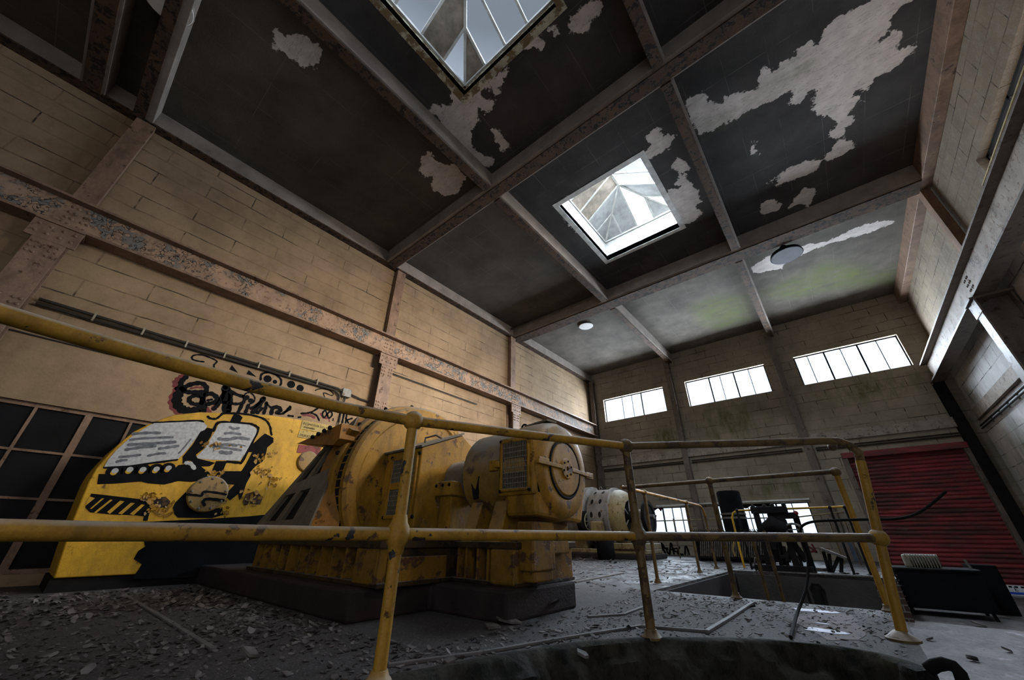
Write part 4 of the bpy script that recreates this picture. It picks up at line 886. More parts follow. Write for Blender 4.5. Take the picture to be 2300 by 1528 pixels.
stroke(bl, crop(410, 920, 10, [(570,160),(620,200),(750,210),(860,130),(920,92),(1300,95),(1600,140),(1850,230),(1960,380),(1985,520),(2000,570)]), .030, .0044)
stroke(bl, crop(230, 920, 10.186, [(1160,310),(1600,290),(2180,262),(2300,290)]), .030, .0044)
stroke(bl, crop(230, 920, 10.186, [(60,1325),(600,1295),(1100,1230),(1700,1150)]), .03, .0044)
lamps = [(257, 1060), (290.4, 1057), (319.7, 1057), (350, 1056), (377, 1053.6)]
for q in lamps: dot(bl, q, .075, .0049)
bl.build('black_graffiti', M['black'], cas, smooth=0)
wh = MB()
wh.flat(face([(234,1049),(243,1033),(262,1011),(293,983),(320,965),(341,953),(346,951),(444,947),(458,950),(465,957),(460,966),(450,970),(440,985),(425,1005),(410,1022),(400,1031),(350,1037),(290,1046)], .006))
wh.flat(face(crop(410, 920, 10, [(310,1060),(400,980),(500,870),(740,480),(800,350),(860,312),(1050,302),(1500,345),(1620,400),(1670,470),(1640,560),(1400,1000),(1290,1150),(1000,1145),(450,1120),(350,1100)]), .006))
stroke(wh, [(418, 1040), (428, 1042), (436, 1052)], .045, .0072)
for q in lamps: dot(wh, (q[0]+1.5, q[1]-2), .030, .006)
wh.build('white_graffiti', M['white'], cas, smooth=0)
gs = MB()
for pix, wd in [([(640,700),(1000,660),(1600,640)], .03), ([(610,810),(1000,790),(1650,750)], .04), ([(540,925),(800,880),(1200,840)], .035), ([(400,1090),(600,1075),(850,1045)], .03), ([(700,560),(1000,540),(1300,540)], .035), ([(330,1200),(430,1170),(540,1160)], .03), ([(1050,1060),(1300,1010),(1430,1010)], .03), ([(1740,1010),(1880,850),(2020,680)], .018), ([(1300,900),(1500,870),(1720,840)], .035)]: stroke(gs, crop(230, 920, 10.186, pix), wd, .0074)
for pix, wd in [([(1060,400),(1150,440),(1260,420)], .035), ([(950,540),(1100,530),(1290,560)], .035), ([(810,660),(1000,680),(1230,640),(1480,670)], .045), ([(720,810),(1000,790),(1200,810)], .04), ([(1240,790),(1400,820)], .02), ([(700,850),(900,860),(1300,920)], .035), ([(850,960),(1000,980),(1080,970)], .05)]: stroke(gs, crop(410, 920, 10, pix), wd, .0074)
gs.build('grey_shading_strokes', M['greyspray'], cas, smooth=0)
ys = MB()
for q in ([(660,765),(710,765),(440,990),(400,990)], [(840,790),(890,800),(540,1080),(490,1070)], [(1050,815),(1145,830),(830,1100),(770,1060)], [(1280,860),(1365,870),(1090,1110),(1010,1090)], [(1510,895),(1580,905),(1340,1130),(1260,1100)], [(395,725),(510,760),(300,930),(310,890)]): ys.flat(face(crop(160, 1040, 9.583, q), .0056))
for q in lamps: dot(ys, (q[0]-2, q[1]+2.5), .028, .0058)
ys.build('yellow_stripes', M['yellow_clean'], cas, smooth=0)
hc = at(466, 1110, 0, FX); hr = .225
hatch = MB().lathe([(-.01, hr), (.03, hr), (.045, hr-.015), (.048, .02)], hc, 0, 48).build('round_hatch', M['dustyellow'], cas)
b = MB()
for k in range(9): th = 2*math.pi*k/9+.25; b.ball((hc[0]+.05, hc[1]+.19*math.cos(th), hc[2]+.19*math.sin(th)), .017, 8)
b.each('hatch_bolts', M['iron'], hatch)
b = MB(); fx2 = lambda q: at(q[0], q[1], 0, FX+.05)
stroke(b, crop(370, 1040, 8.52, [(440,605),(600,620),(710,630),(745,555),(1000,572),(1170,605)]), .028, .002, fn=fx2); stroke(b, crop(370, 1040, 8.52, [(760,810),(735,740),(800,692),(950,700),(1120,722)]), .035, .002, fn=fx2)
b.build('hatch_graffiti', M['black'], hatch, smooth=0)
h2 = at(690, 1037, 0, FX); MB().lathe([(-.01, .16), (.03, .16), (.045, .145), (.05, .01)], h2, 0, 40).build('round_hatch', M['dustyellow'], cas)
def quad_plate(name, pix, dx, mat, parent, th=.008):
    q = [Vector(v) for v in face(pix, dx)]; o_ = Vector((th, 0, 0)); return MB().add(q+[p+o_ for p in q], [(3, 2, 1, 0), (4, 5, 6, 7), (0, 1, 5, 4), (1, 2, 6, 5), (2, 3, 7, 6), (3, 0, 4, 7)]).build(name, mat, parent, smooth=0)
n1 = quad_plate('nameplate', [(674, 964), (742, 976), (748, 957), (679, 945)], .002, M['plate'], cas)
n2 = quad_plate('nameplate', [(668, 982), (735, 994), (740, 978), (673, 966)], .002, M['plate'], cas)
quad_plate('warning_plate', [(666, 1017), (716, 1022), (722, 1004), (671, 999)], .002, M['red'], cas)
def text(body, p, size, mat, parent, ax, name='lettering', tilt=0, spx=1.0):
    cu = bpy.data.curves.new(name, 'FONT'); cu.body = body; cu.size = size; cu.extrude = .0008; cu.space_character = spx
    o = bpy.data.objects.new(name, cu); COL.objects.link(o); bpy.context.view_layer.update()
    me_ = bpy.data.meshes.new_from_object(o.evaluated_get(bpy.context.evaluated_depsgraph_get())); bpy.data.objects.remove(o)
    R_ = Matrix(((0, 0, 1), (1, 0, 0), (0, 1, 0))).to_4x4() if ax == 0 else Matrix(((1, 0, 0), (0, 0, -1), (0, 1, 0))).to_4x4()
    me_.transform(Matrix.Translation(p) @ R_ @ Matrix.Rotation(tilt, 4, 'Z')); me_.materials.clear(); me_.materials.append(mat)
    o = bpy.data.objects.new(name, me_); COL.objects.link(o); o.parent = parent; off = Vector((0, 0, 0)); q = parent
    while q is not None: off += q.location; q = q.parent
    o.location = -off; return o
def onplate(px, py): return at(px, py, 0, FX)+Vector((.0125, 0, 0))
text('F.C.SMOTH & CO LTD', onplate(680, 953.5), .047, M['soot'], n1, 0, spx=.95)
text('ENGINEERS', onplate(681, 961), .036, M['soot'], n1, 0)
text('DUKJO 5', onplate(672, 979.5), .052, M['soot'], n2, 0)
# curled paint flakes and bare patches
b = MB(); rp = MB(); rnd = random.Random(3)
for (cx2, cy2, rx, ry, n) in [(340, 1120, 18, 8, 26), (356, 1146, 22, 12, 30), (590, 1060, 22, 10, 26), (570, 1125, 22, 16, 26), (480, 1065, 20, 7, 16), (608, 1085, 10, 12, 14), (585, 1030, 18, 8, 14), (500, 1150, 16, 8, 10), (440, 1110, 14, 14, 10), (495, 1000, 40, 14, 12)]:
    for _ in range(n):
        q = (rnd.gauss(cx2, rx*.6), rnd.gauss(cy2, ry*.6)); p = at(*q, 0, FX)+Vector((.009, 0, 0)); s = rnd.uniform(.012, .04); a = rnd.uniform(0, 6.28)
        e1 = Vector((0, math.cos(a), math.sin(a)))*s; e2 = Vector((0, -math.sin(a), math.cos(a)))*s*rnd.uniform(.5, 1.3); lift = Vector((rnd.uniform(.008, .03), 0, 0))
        b.add([p, p+e1, p+e1+e2+lift*.4, p+e2*1.4+lift, p+e2*1.1-e1*.4+lift*.6], [(0, 1, 2, 3, 4)])
b.build('curled_flakes', M['yellow'], cas, smooth=0)['kind'] = 'stuff'
for pix in ([(343,1128),(352,1118),(372,1116),(382,1126),(380,1138),(364,1142),(346,1136)], [(545,1128),(552,1110),(575,1103),(590,1118),(584,1134),(566,1132),(548,1136)]): rp.flat(face(pix, .0056))
rp.each('bare_patch', M['rustflange'], cas, smooth=0)
# ------------------------------------------------------------------ wall graffiti
GX = XL
g1 = MB(); g2 = MB()
c1 = lambda pts: crop(370, 830, 10.914, pts); c2 = lambda pts: crop(540, 830, 8.214, pts); c3 = lambda pts: crop(400, 780, 5.75, pts)
for pix, wd in [(c1([(520,190),(430,270),(390,360),(420,470)]), .10), (c1([(430,470),(640,370),(880,340),(1010,420),(1000,540),(820,560),(600,560),(470,530)]), .10), (c1([(430,480),(320,640),(300,820),(400,960),(580,1020),(800,1000),(930,920)]), .17), (c1([(900,830),(760,860),(630,810),(600,720),(720,650),(900,670),(930,760),(900,830)]), .085), (c1([(930,620),(930,850),(940,1060)]), .12), (c1([(1000,620),(1150,600),(1280,700),(1240,800),(1060,850)]), .10), (c1([(1050,760),(1150,740)]), .05), (c1([(1200,970),(1300,860),(1440,600),(1490,450)]), .09), (c1([(1500,450),(1500,700),(1520,1050)]), .17), (c1([(1360,800),(1560,820)]), .07), (c1([(1620,560),(1600,800),(1560,1050)]), .10), (c1([(1480,430),(1700,590),(1930,670)]), .08), (c1([(1600,830),(1760,850),(1900,830)]), .07), (c1([(1940,650),(1990,590),(2100,570),(2200,680),(2180,800),(2080,850)]), .035), (c1([(1930,660),(1960,740),(1900,850),(1800,1050)]), .08), (c1([(2050,880),(1980,1050)]), .08),
 (c2([(190,720),(300,660),(430,530)]), .07), (c2([(425,540),(330,680),(230,790)]), .12), (c2([(400,720),(310,810)]), .07), (c2([(480,620),(460,720),(430,810)]), .08), (c2([(480,630),(550,700)]), .05), (c2([(570,810),(600,710),(690,700),(740,750),(670,800)]), .10), (c2([(700,820),(800,810),(900,700),(920,690),(910,740),(790,800)]), .055), (c2([(880,855),(970,865)]), .05), (c2([(1070,885),(1110,880)]), .05), (c2([(1120,815),(1290,795),(1430,715)]), .05), (c2([(1290,800),(1400,850),(1450,940)]), .05), (c2([(1600,830),(1560,760),(1510,820),(1540,890),(1600,830),(1660,770),(1690,840),(1630,900),(1600,830)]), .05), (c2([(1710,910),(1705,945)]), .035), (c2([(1850,790),(1815,970)]), .06), (c2([(1910,820),(1875,985)]), .06), (c2([(1960,820),(1940,985)]), .05), (c2([(1950,940),(2060,905)]), .05), (c2([(1940,900),(1990,990)]), .05),
 (c3([(330,190),(230,175),(180,150),(195,110),(300,100),(420,140),(500,185),(460,240),(500,330)]), .035), (c3([(1065,420),(1080,350),(1180,325),(1280,370),(1330,430),(1310,500),(1200,540)]), .055), (c3([(1770,560),(1830,540),(1940,550),(2000,600),(1980,625),(1880,590),(1890,640)]), .03)]: stroke(g1, pix, wd*.74, .003, GX)
for q, r in [(c1([(2010,690)])[0], .045), (c1([(2110,770)])[0], .045), (c3([(1155,410)])[0], .07), (c3([(1460,482)])[0], .075), (c3([(1575,530)])[0], .07), (c3([(1250,448)])[0], .04)]: dot(g1, q, r, .0034, GX)
for pts in ([(660,288),(695,230),(775,335)], [(880,350),(910,295),(1015,388)]): g1.flat([tuple(at(*q, 0, GX)+Vector((.003, 0, 0))) for q in c3(pts)])
for pix, wd in [(c1([(440,190),(340,270),(290,350),(330,450)]), .13), (c1([(340,500),(230,700),(220,850),(320,1000),(560,1060),(800,1050)]), .15), (c1([(1000,960),(1080,1060)]), .10), (c1([(1200,960),(1260,900)]), .10), (c2([(1150,840),(1280,850),(1360,890)]), .06), (c2([(1480,820),(1530,890),(1600,900)]), .05), (c2([(180,720),(230,760)]), .05), (c1([(640,470),(780,440),(920,450)]), .04), (c2([(1630,910),(1640,960)]), .03)]: stroke(g2, pix, wd*.85, .0018, GX)
g2.build('red_graffiti', M['darkred'], wall_left, smooth=0); g1.build('black_graffiti', M['black'], wall_left, smooth=0)
g3 = MB(); c4 = lambda pts: crop(1380, 1180, 7.467, pts)
for pix, wd in [([(790,310),(830,370),(770,450)], .07), ([(790,340),(860,480)], .07), ([(850,390),(890,390),(880,430),(910,480)], .06), ([(930,480),(945,310),(970,360),(1000,480)], .07), ([(935,410),(980,410)], .05), ([(1050,390),(1005,400),(1000,430),(1060,450)], .05), ([(1090,370),(1065,440),(1075,485),(1150,492)], .06), ([(1185,490),(1190,370),(1220,380),(1255,490)], .06)]: stroke(g3, c4(pix), wd, .003, YF, 1)
g3.build('black_graffiti', M['black'], wall_far, smooth=0)
g4 = MB(); c5 = lambda pts: crop(1600, 1080, 8.488, pts)
for pix, wd in [([(1800,1240),(1880,1290),(1980,1360)], .05), ([(1900,1220),(1950,1300),(1985,1365)], .05), ([(1850,1370),(1920,1350),(1985,1365)], .05)]: stroke(g4, c5(pix), wd, .003, YF, 1)
g4.build('red_arrow_graffiti', M['darkred'], wall_far, smooth=0)
# ------------------------------------------------------------------ pale machine at the back
b = MB().box(-8+.6, -4.55, 11.25, 12.85, 0, .13); struct(b.build('trim_21', M['concrete_dark'], smooth=0, bevel=.02), 'low plinth under the pale machine')
mc2 = (-5.55, 12.02, 1.10)
pm = thing('alternator', (-5.9, 12.02, .13), 'pale flaking alternator with open end bell near the left far corner', 'generator')
MB().box(-7.3, -4.6, 11.40, 12.65, .13, .24).box(-6.1, -4.62, 11.36, 12.68, .24, .40).build('bedplate', M['palewarm'], pm, smooth=0, bevel=.02)
MB().box(-7.2, -6.5, 11.45, 12.6, .24, .50).build('bed_block', M['palewarm'], pm, smooth=0, bevel=.03)
MB().lathe([(-.72, .70), (-.72, .80), (-.66, .83), (-.12, .83), (-.10, .87), (0, .87), (.02, .80)], mc2, 0, 72, close=False).build('drum', M['pale'], pm)
b = MB()
for k, th in enumerate([math.radians(a) for a in (95, 122, 149, 176, 203, 68, 41)]):
    for x in (-.54, -.26):
        n = Vector((0, math.cos(th), math.sin(th))); p = Vector(mc2)+Vector((x, 0, 0))+n*.834; t_ = Vector((0, -math.sin(th), math.cos(th)))
        b.add([p+Vector((1, 0, 0))*.05*math.cos(a)+t_*.085*math.sin(a) for a in [i*math.pi/8 for i in range(16)]], [tuple(range(16))])
b.each('drum_hole', M['dark'], pm, smooth=0)
MB().lathe([(.0, .80), (.14, .80), (.28, .74), (.36, .62), (.40, .50), (.38, .47), (.30, .50)], mc2, 0, 72, close=False).build('end_bell', M['palewarm'], pm)
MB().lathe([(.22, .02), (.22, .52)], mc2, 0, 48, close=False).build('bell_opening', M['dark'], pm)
b = MB()
for k in range(6):
    th = math.pi/2+k*math.pi/3; b.bar((mc2[0]+.34, mc2[1], mc2[2]), (mc2[0]+.36, mc2[1]+.50*math.cos(th), mc2[2]+.50*math.sin(th)), .03, .03)
b.build('spokes', M['pale'], pm, smooth=0)
MB().lathe([(.2, .17), (.42, .17), (.46, .12)], mc2, 0, 32).build('hub', M['soot'], pm)
MB().box(-4.98, -4.80, 11.85, 12.20, .40, 1.06).build('bearing_pedestal', M['palewarm'], pm, smooth=0, bevel=.02)
MB().lathe([(-.14, .15), (-.12, .19), (.12, .19), (.14, .15)], (-4.90, 12.02, 1.12), 0, 32).build('bearing_housing', M['dusty'], pm)
MB().lathe([(0, .06), (.95, .06)], (-5.4, 12.02, 1.10), 0, 20).build('shaft', M['iron'], pm)
MB().lathe([(-.05, .02), (-.05, .46), (.0, .48), (.05, .46), (.05, .36), (.02, .34), (.02, .02)], (-4.62, 12.02, 1.08), 0, 48).build('flywheel', M['soot'], pm)
MB().box(-6.15, -5.72, 11.14, 11.40, .66, .98).build('terminal_box', M['palewarm'], pm, smooth=0, bevel=.05)
MB().lathe([(-.7, .3), (-.66, .80), (-.2, .92), (.02, .92), (.05, .8)], (-6.45, 12.15, 1.14), 0, 56).build('rear_housing', M['pale'], pm)
MB().lathe([(-.1, .30), (.06, .30), (.08, .25), (.08, .02)], (-6.42, 11.3, .98), 0, 36).build('slip_ring_cover', M['soot'], pm)
b = MB(); cc = Vector((-6.30, 11.3, .98)); b.tube([cc+Vector((.04, .24*math.cos(a), .24*math.sin(a))) for a in [i*math.pi/12 for i in range(25)]], .018, 8)
for k in range(4): th = k*math.pi/4; b.bar(cc+Vector((.04, .24*math.cos(th), .24*math.sin(th))), cc+Vector((.04, -.24*math.cos(th), -.24*math.sin(th))), .015, .015)
b.build('hand_wheel', M['mesh'], pm)
b = MB(); cc = Vector((-6.1, 12.0, 1.98)); b.tube([cc+Vector((.05*math.cos(a), 0, .05*math.sin(a))) for a in [i*math.pi/6 for i in range(13)]], .012, 8); b.build('eye_bolt', M['pale'], pm)
tag(MB().lathe([(0, .20), (.06, .24), (.45, .24), (.62, .17), (.66, .10)], (-5.5, 10.75, 0), 2, 24).build('oil_drum', M['black']), 'black drum in front of the pale alternator', 'drum')
# ------------------------------------------------------------------ cooler with stack behind the bay
y = 12.35
q = lambda px, py, yy=y: at(px, py, 1, yy)
xa, xb = q(1560, 1215)[0], q(1722, 1220)[0]
zt_, zlo = q(1640, 1194)[2], 0.05
co = thing('air_cooler', ((xa+xb)/2, y+.3, 0), 'black slatted cooler with a tall stack in front of the low middle window', 'cooler')
MB().box(xa, xb, y, y+.06, zlo, zlo+.05).box(xa, xb, y, y+.7, zt_-.14, zt_).box(xa, xa+.05, y, y+.7, 0, zt_).box(xb-.05, xb, y, y+.7, 0, zt_).box(xa, xb, y+.10, y+.70, .0, zt_-.1).build('housing', M['soot'], co, smooth=0, bevel=.006)
b = MB(); n = 30
for i in range(n): x = xa+.08+(xb-xa-.24)*i/(n-1); b.bar((x, y+.03, zlo+.06), (x+.09, y+.03, zt_-.16), .014, .03)
b.each('slats', M['iron'], co, smooth=0)
b = MB()
for i in range(34): x = xa+.03+(xb-xa-.1)*i/33; b.bar((x, y+.02, zt_-.02), (x-.03, y+.02, zt_+.05), .012, .02)
b.build('comb', M['soot'], co, smooth=0)
s0, s1 = q(1643, 1193)[0], q(1680, 1190)[0]; zs = q(1640, 1101)[2]
sm_ = (s0+s1)/2-.12; hw = .30
MB().lathe([(zt_-.1, hw), (zs-.05, hw), (zs, hw*.9)], (sm_, y+.32, 0), 2, 28).build('stack', M['black'], co)
MB().lathe([(zs-.62, hw+.012), (zs-.60, hw+.02), (zs-.57, hw+.012)], (sm_, y+.32, 0), 2, 28, close=False).lathe([(zs-.72, hw+.012), (zs-.70, hw+.02), (zs-.67, hw+.012)], (sm_, y+.32, 0), 2, 28, close=False).each('stack_bands', M['iron'], co)
MB().tube([q(1650, 1215, y-.2), q(1646, 1235, y-.2), q(1652, 1250, y-.2)], .03, 8).build('drain_spout', M['palewarm'], co)
# ------------------------------------------------------------------ black pump stand in the middle
y = 9.55
ps = thing('pump_stand', tuple(q(1745, 1260, y)), 'black pump stand with four knobs on its top bar behind the sunken bay', 'pump'); S = M['soot']
Z0 = 0
tb0, tb1 = q(1687, 1147, y), q(1768, 1145, y)
MB().bar(tb0, tb1, .14, .125).build('top_bar', S, ps, smooth=0, bevel=.01)
for px_, py_ in ((1691, 1139), (1717, 1138), (1734, 1136), (1760, 1135)): b = MB(); b.ball(q(px_, py_, y), .042, 10); b.tube([q(px_, py_+1, y), q(px_, py_+9, y)], .02, 8); b.build('knob', S, ps)
for px_, yy in ((1697, y), (1728, y+.25), (1752, y), (1786, y+.1)): p = q(px_, 1150 if px_ < 1780 else 1158, yy); MB().bar(p, (p.x, p.y, Z0), .10, .09, (0, 1, 0)).build('post', S, ps, smooth=0, bevel=.006)
MB().bar(q(1728, 1160, y), q(1790, 1158, y), .08, .11).bar(q(1722, 1176, y), q(1768, 1174, y), .07, .10).each('cross_bar', S, ps, smooth=0, bevel=.006)
MB().ball(q(1787, 1153, y), .045, 10).build('knob', M['red'], ps)
b = MB(); b.tube([q(1716, 1186, y), q(1735, 1178, y), q(1762, 1192, y), q(1775, 1215, y)], [.08, .16, .17, .09], 14); b.build('valve_body', S, ps)
b = MB(); b.tube([q(1708, 1185, y-.1), q(1722, 1205, y-.1), q(1740, 1235, y-.1)], .045, 10); b.tube([q(1770, 1185, y), q(1785, 1225, y), q(1812, 1262, y)], .055, 10); b.tube([q(1779, 1205, y), q(1770, 1262, y)], .04, 10); b.tube([q(1740, 1160, y), q(1742, 1262, y)], .05, 10); b.tube([q(1706, 1192, y), q(1718, 1192, y)], .05, 10); b.each('pipes', S, ps)
b = MB(); cc = q(1783, 1190, y-.12); b.tube([cc+Vector((.13*math.cos(a), .03*math.sin(a), .10*math.sin(a))) for a in [i*math.pi/12 for i in range(25)]], .02, 8); b.bar(cc-Vector((.13, 0, 0)), cc+Vector((.13, 0, 0)), .02, .02); b.build('hand_wheel', M['iron'], ps)
b = MB()
for i in range(7): p = q(1700+i*15, 1240, y); b.bar((p.x, y, .02), (p.x+.03, y, .42), .035, .05)
b.bar((q(1692, 1240, y).x, y, .24), (q(1800, 1240, y).x, y, .24), .05, .05); b.bar((q(1690, 1240, y).x, y, .05), (q(1815, 1240, y).x, y, .05), .35, .10); b.build('grated_base', S, ps, smooth=0)
MB().tube([q(1695, 1268, y-.15), q(1696, 1255, y-.15), q(1703, 1252, y-.15), q(1704, 1268, y-.15), q(1700, 1282, y-.15)], .018, 8).build('looped_pipe', M['iron'], ps)
# trestle
y = 10.0; tr = thing('trestle', (q(1870, 1270, y).x, y, 0), 'small dark tilted steel trestle right of the pump stand', 'trestle')
a, e = q(1842, 1232, y), q(1902, 1255, y); MB().bar(a, e, .16, .045).build('top_plate', M['iron'], tr, smooth=0, bevel=.008)
for (p0, p1_) in (((1849, 1239), (1860, 1276)), ((1862, 1244), (1864, 1276)), ((1884, 1251), (1866, 1277)), ((1890, 1254), (1886, 1276))): f_ = q(*p1_, y); MB().bar(q(*p0, y), (f_.x, y, .0), .055, .055).build('leg', S, tr, smooth=0)
tag(MB().bar((q(1836, 1268, y+.2).x, y+.15, .03), (q(1856, 1274, y+.2).x, y+.3, .03), .16, .05).build('scrap_plate', M['iron'], smooth=0, bevel=.005), 'scrap plate lying left of the small trestle', 'scrap')
yb = 14.9; p0, p1_ = q(1889, 1217, yb), q(1905, 1262, yb)
tag(MB().prism([(p0.x-.03, 0), (p0.x+.30, 0), (p0.x+.26, p0.z), (p0.x-.03, p0.z)], 1, yb, yb+.05).build('board', M['bluegrey'], smooth=0), 'narrow blue grey board against the far wall by the shutter', 'board')
for (a_, b_) in (((1716, 1206), (1727, 1349)), ((1757, 1206), (1761, 1352))):
    f_ = at(b_[0], b_[1], 2, 0); tag(MB().tube([(f_.x, f_.y, 0), (f_.x, f_.y, .62)], .017, 8).build('stub_post', M['rail_dull']), 'thin dark stub post on the bay front edge, '+('left' if a_[0] < 1740 else 'right')+' of the pair', 'post', 'stub posts')
struct(MB().box(-1.3, .04, 9.17, 9.21, .0, .02).build('trim_22', M['iron'], smooth=0), 'pale angle iron along the rear edge of the sunken bay')
b = MB()
for px_ in (1822, 1852): p = at(px_, 1360, 1, 9.14); b.tube([(p.x, 9.14, ZL), (p.x, 9.14, -.22)], .018, 8)
pm_ = [at(x_, 1330, 1, 9.14).x for x_ in (1822, 1837, 1852)]; b.tube([(pm_[0], 9.14, -.22), (pm_[0]+.05, 9.14, -.14), (pm_[2]-.05, 9.14, -.14), (pm_[2], 9.14, -.22)], .018, 8); 
hd = tag(b.build('hatch_frame', M['soot']), 'dark arched hatch frame on the rear face of the sunken bay', 'hatch'); MB().box(pm_[0], pm_[2], 9.14, 9.148, ZL+.01, -.2).build('hatch_void', M['dark'], hd, smooth=0)
# ------------------------------------------------------------------ black tank, radiator motor, boards by the shutter
y = 10.0
tk = thing('steel_tank', (.83, y+.3, ZL), 'black rectangular steel tank on short legs in front of the red shutter', 'tank')
x0, x1 = at(2003, 1275, 1, y).x, at(2197, 1277, 1, y).x; zt_ = at(2003, 1278, 1, y).z
MB().box(x0, x1, y, y+.8, ZL+.10, zt_).build('body', M['black'], tk, smooth=0, bevel=.008)
MB().box(x0-.02, x1+.02, y-.02, y+.82, zt_, zt_+.025).build('rim', M['soot'], tk, smooth=0)
b = MB()
for i in range(7): b.ball((x0+.02, y-.006, ZL+.18+i*.075), .010, 6)
b.each('rivets', M['iron'], tk)
for xx in (x0+.06, x1-.06):
    for yy in (y+.05, y+.72): MB().bar((xx, yy, ZL), (xx-.02, yy, ZL+.12), .04, .04).build('leg', S, tk, smooth=0)
for px_ in (1997, 2174): p = at(px_, 1262, 1, y+.4); MB().bar((p.x, p.y, zt_+.02), (p.x-.03, p.y, zt_+.16), .03, .03).build('lug', M['iron'], tk, smooth=0)
rb = thing('finned_motor', tuple(at(2072, 1272, 1, y+.35)), 'pale finned motor lying on top of the black tank', 'motor')
xa, xb = at(2035, 1262, 1, y+.35).x, at(2110, 1262, 1, y+.35).x; zc2 = zt_+.025
MB().lathe([(0, .10), (xb-xa, .10)], (xa, y+.35, zc2+.102), 0, 24).build('core', M['iron'], rb)
b = MB()
for i in range(12): x = xa+(xb-xa)*(i+.2)/12; b.box(x, x+.012, y+.23, y+.47, zc2, zc2+.20)
b.each('fins', M['mesh'], rb, smooth=0, bevel=.004)
MB().box(xa-.03, xa+.07, y+.25, y+.45, zc2, zc2+.19).build('end_cap', M['mesh'], rb, smooth=0, bevel=.02)
tag(MB().box(x1+.02, x1+.36, 11.0, 11.5, ZL, .16).build('cabinet', M['black'], smooth=0, bevel=.01), 'narrower black cabinet standing behind the steel tank', 'cabinet')
yb = 14.95; a, e = at(2240, 1313, 1, yb), at(2300, 1330, 1, yb)
wb = thing('painted_board', (a.x+.2, yb, ZL), 'white board with a blue stripe on the floor right of the shutter', 'board')
MB().box(a.x, a.x+.65, yb-.03, yb, ZL, a.z).build('panel', M['whiteboard'], wb, smooth=0)
MB().box(a.x, a.x+.65, yb-.033, yb-.03, ZL+.02, ZL+.065).build('stripe', M['blueline'], wb, smooth=0)
text('E', at(2279, 1328, 1, yb)+Vector((0, -.033, 0)), .12, M['soot'], wb, 1)
b = MB()
for i in range(6): b.box(a.x+.06+i*.09, a.x+.11+i*.09, yb-.035, yb-.03, a.z-.05, a.z-.015)
b.each('dark_dashes', M['soot'], wb, smooth=0)
# ------------------------------------------------------------------ loose cable and hose
cp_ = [at(1776, 1432, 2, .012), at(1790, 1380, 1, 4.0), at(1808, 1330, 1, 4.3), at(1815, 1285, 1, 4.5), at(1812, 1245, 1, 4.6), at(1802, 1215, 1, 4.6), at(1798, 1195, 1, 4.6), at(1803, 1181, 1, 4.6), at(1828, 1172, 1, 4.6), at(1880, 1169, 1, 4.6), at(1960, 1167, 1, 4.6), at(2010, 1166, 1, 4.7), at(2050, 1158, 1, 4.8), at(2085, 1138, 1, 4.9), at(2124, 1105, 1, 5.0)]
sm = []
for i in range(len(cp_)-1):
    p0, p1_, p2_, p3_ = cp_[max(0, i-1)], cp_[i], cp_[i+1], cp_[min(len(cp_)-1, i+2)]
    for k in range(6): s = k/6; sm.append(.5*((2*p1_)+(p2_-p0)*s+(2*p0-5*p1_+4*p2_-p3_)*s*s+(3*p1_-p0-3*p2_+p3_)*s**3))
sm.append(cp_[-1]); tag(MB().tube(sm, .011, 8).build('stiff_cable', M['rope']), 'stiff black cable rising from the floor and sticking out past the railing', 'cable')
hs = [at(2085, 1505, 1, 2.86), at(2100, 1495, 1, 2.85), at(2122, 1491, 1, 2.84), at(2142, 1497, 1, 2.83), at(2156, 1512, 1, 2.82), at(2166, 1540, 1, 2.80), at(2180, 1610, 1, 2.78), at(2195, 1700, 1, 2.75)]
hs[-1].z = max(hs[-1].z, ZL+.02); tag(MB().tube(hs, .024, 12).build('hose_end', M['rope']), 'bent black hose over the crumbling floor edge at lower right', 'hose')
# ------------------------------------------------------------------ paint spills and litter on the floor
def blob(c, rx, ry, z, mat, name, lab, seed):
    r_ = random.Random(seed); p = [(c.x+rx*math.cos(a)*(1+.25*math.sin(3*a+seed)+r_.uniform(-.08, .08)), c.y+ry*math.sin(a)*(1+.25*math.sin(2*a+seed)+r_.uniform(-.08, .08))) for a in [i*2*math.pi/40 for i in range(40)]]
    tag(MB().prism(p, 2, .0002, z).build(name, mat, smooth=0), lab, 'paint spill')
blob(at(1868, 1400, 2, 0), .20, .55, .002, M['redstain'], 'red_stain', 'faint red stain on the platform floor around the white splashes', 4)
blob(at(1826, 1373, 2, 0), .15, .10, .004, M['puddle'], 'paint_splash', 'larger far white splash of paint on the platform floor', 1)
blob(at(1850, 1418, 2, 0), .11, .085, .004, M['puddle'], 'paint_splash', 'near white splash of paint on the platform floor', 2)
blob(at(1848, 1402, 2, 0), .04, .02, .004, M['puddle'], 'paint_splash', 'tiny white splash of paint between the two larger ones', 3)
rnd = random.Random(11); chips = MB(); big = 0
def inside(x, y):
    if x > .05 or x < -7.4: return False
    if -2.1 < x and 5.0 < y < 9.3: return False
    if -7.25 < x < -2.0 and 1.66 < y < 4.5: return False
    if -7.7 < x < -6.4 and .2 < y < 1.8: return False
    if y > 10.4 and (x > -3.6 or y > 11.1): return False
    if math.hypot(x+5.5, y-10.75) < .35: return False
    n = len(ARC)
    for (ax_, ay_), (bx_, by_) in zip(ARC, ARC[1:]):
        if by_ != ay_ and min(ay_, by_) <= y <= max(ay_, by_) and y < 3.25:
            xx = ax_+(bx_-ax_)*(y-ay_)/(by_-ay_)
            if x > xx-.06: return False
    return True
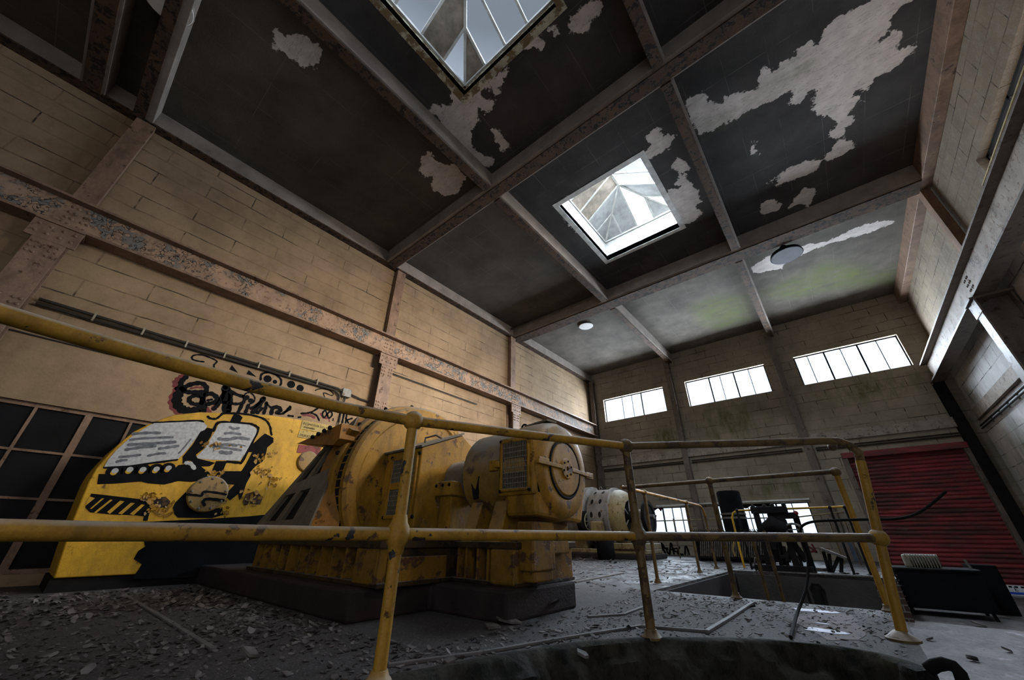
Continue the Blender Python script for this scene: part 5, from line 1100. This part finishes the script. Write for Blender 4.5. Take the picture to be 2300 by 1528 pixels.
def chip(b, x, y, s, th, r_):
    n = r_.choice((4, 5, 5, 6)); a0 = r_.uniform(0, 6.28); tx, ty = r_.gauss(0, .25), r_.gauss(0, .25)
    q = [(s*r_.uniform(.6, 1.2)*math.cos(a0+2*math.pi*k/n), s*r_.uniform(.4, 1)*math.sin(a0+2*math.pi*k/n)) for k in range(n)]
    z0 = max(0, -min(u*tx+v*ty for u, v in q))+.0005
    lo = [(x+u, y+v, z0+u*tx+v*ty) for u, v in q]; hi = [(p[0], p[1], p[2]+th) for p in lo]
    b.add(lo+hi, [tuple(range(n-1, -1, -1)), tuple(range(n, 2*n))]+[(k, (k+1) % n, n+(k+1) % n, n+k) for k in range(n)])
cnt = 0
while cnt < 9000:
    k_ = rnd.random()
    if k_ < .16: x, y = rnd.uniform(-2.2, .05), rnd.uniform(1.4, 5.0)
    elif k_ < .78: x, y = rnd.uniform(-6.9, -1.2), rnd.uniform(-1.2, 2.6)
    else: x, y = rnd.uniform(-7.2, .05), rnd.uniform(2.4, 14.5)
    if not inside(x, y) or mn.noise(Vector((x*1.1, y*1.1, 3))) < rnd.uniform(-.8, .3): continue
    d = math.hypot(x, y); chip(chips, x, y, (.55 if k_ < .16 else 1)*rnd.choice((.5, .7, 1, 1, 1.5))*rnd.uniform(.006, .020)*(1+.12*max(0, d-2)), rnd.uniform(.001, .004), rnd); cnt += 1
t = NT('fallen_paint_chips'); rn = t.n.new('ShaderNodeTexNoise'); rn.inputs['Scale'].default_value = 9; t.lk(t.pos, rn.inputs[0])
M['chips'] = t.done(t.mix(t.ramp(rn.outputs['Fac'], .35, .68), C(.025, .02, .018), C(.19, .165, .16)), .8)
tag(chips.build('paint_chips', M['chips'], smooth=0), 'fallen paint chips and grit strewn over the platform floor', 'litter', None, 'stuff')
for i, (px_, py_, s) in enumerate([(1140, 1400, .11), (1230, 1378, .10), (1105, 1412, .07), (700, 1420, .06), (620, 1340, .08), (1010, 1490, .04), (560, 1480, .05), (1310, 1478, .04)]):
    p = at(px_, py_, 2, 0); bb = MB(); rr = random.Random(i+40); chip(bb, p.x, p.y, s, .012, rr)
    where = ['at the right plinth corner', 'below the right end of the plinth', 'just left of the piece at the plinth corner', 'below the front of the wide plinth', 'in the shadow left of the plinth', 'beside the foot of the nearest post', 'on the open floor at lower left', 'on the edge below the motor'][i]
    tag(bb.build('plaster_piece', M['chips'], smooth=0), 'fallen flat plaster piece '+where, 'plaster', 'fallen plaster pieces')
for i, (px_, py_) in enumerate([(2200, 1408), (2090, 1440), (2265, 1466), (2190, 1487), (2275, 1355)]):
    p = at(px_, py_, 2, ZL); bb = MB(); rr = random.Random(i+90); chip(bb, p.x, p.y, .05+.03*(i == 0), .02, rr)
    bb.v = [(a_, b_, c_+ZL) for a_, b_, c_ in bb.v]
    tag(bb.build('rubble_piece', M['chips'], smooth=0), 'rubble on the lower floor '+['in front of the black tank', 'close to the platform edge', 'far right near the frame edge', 'lowest, near the bent hose', 'by the foot of the right wall'][i], 'rubble', 'rubble pieces')
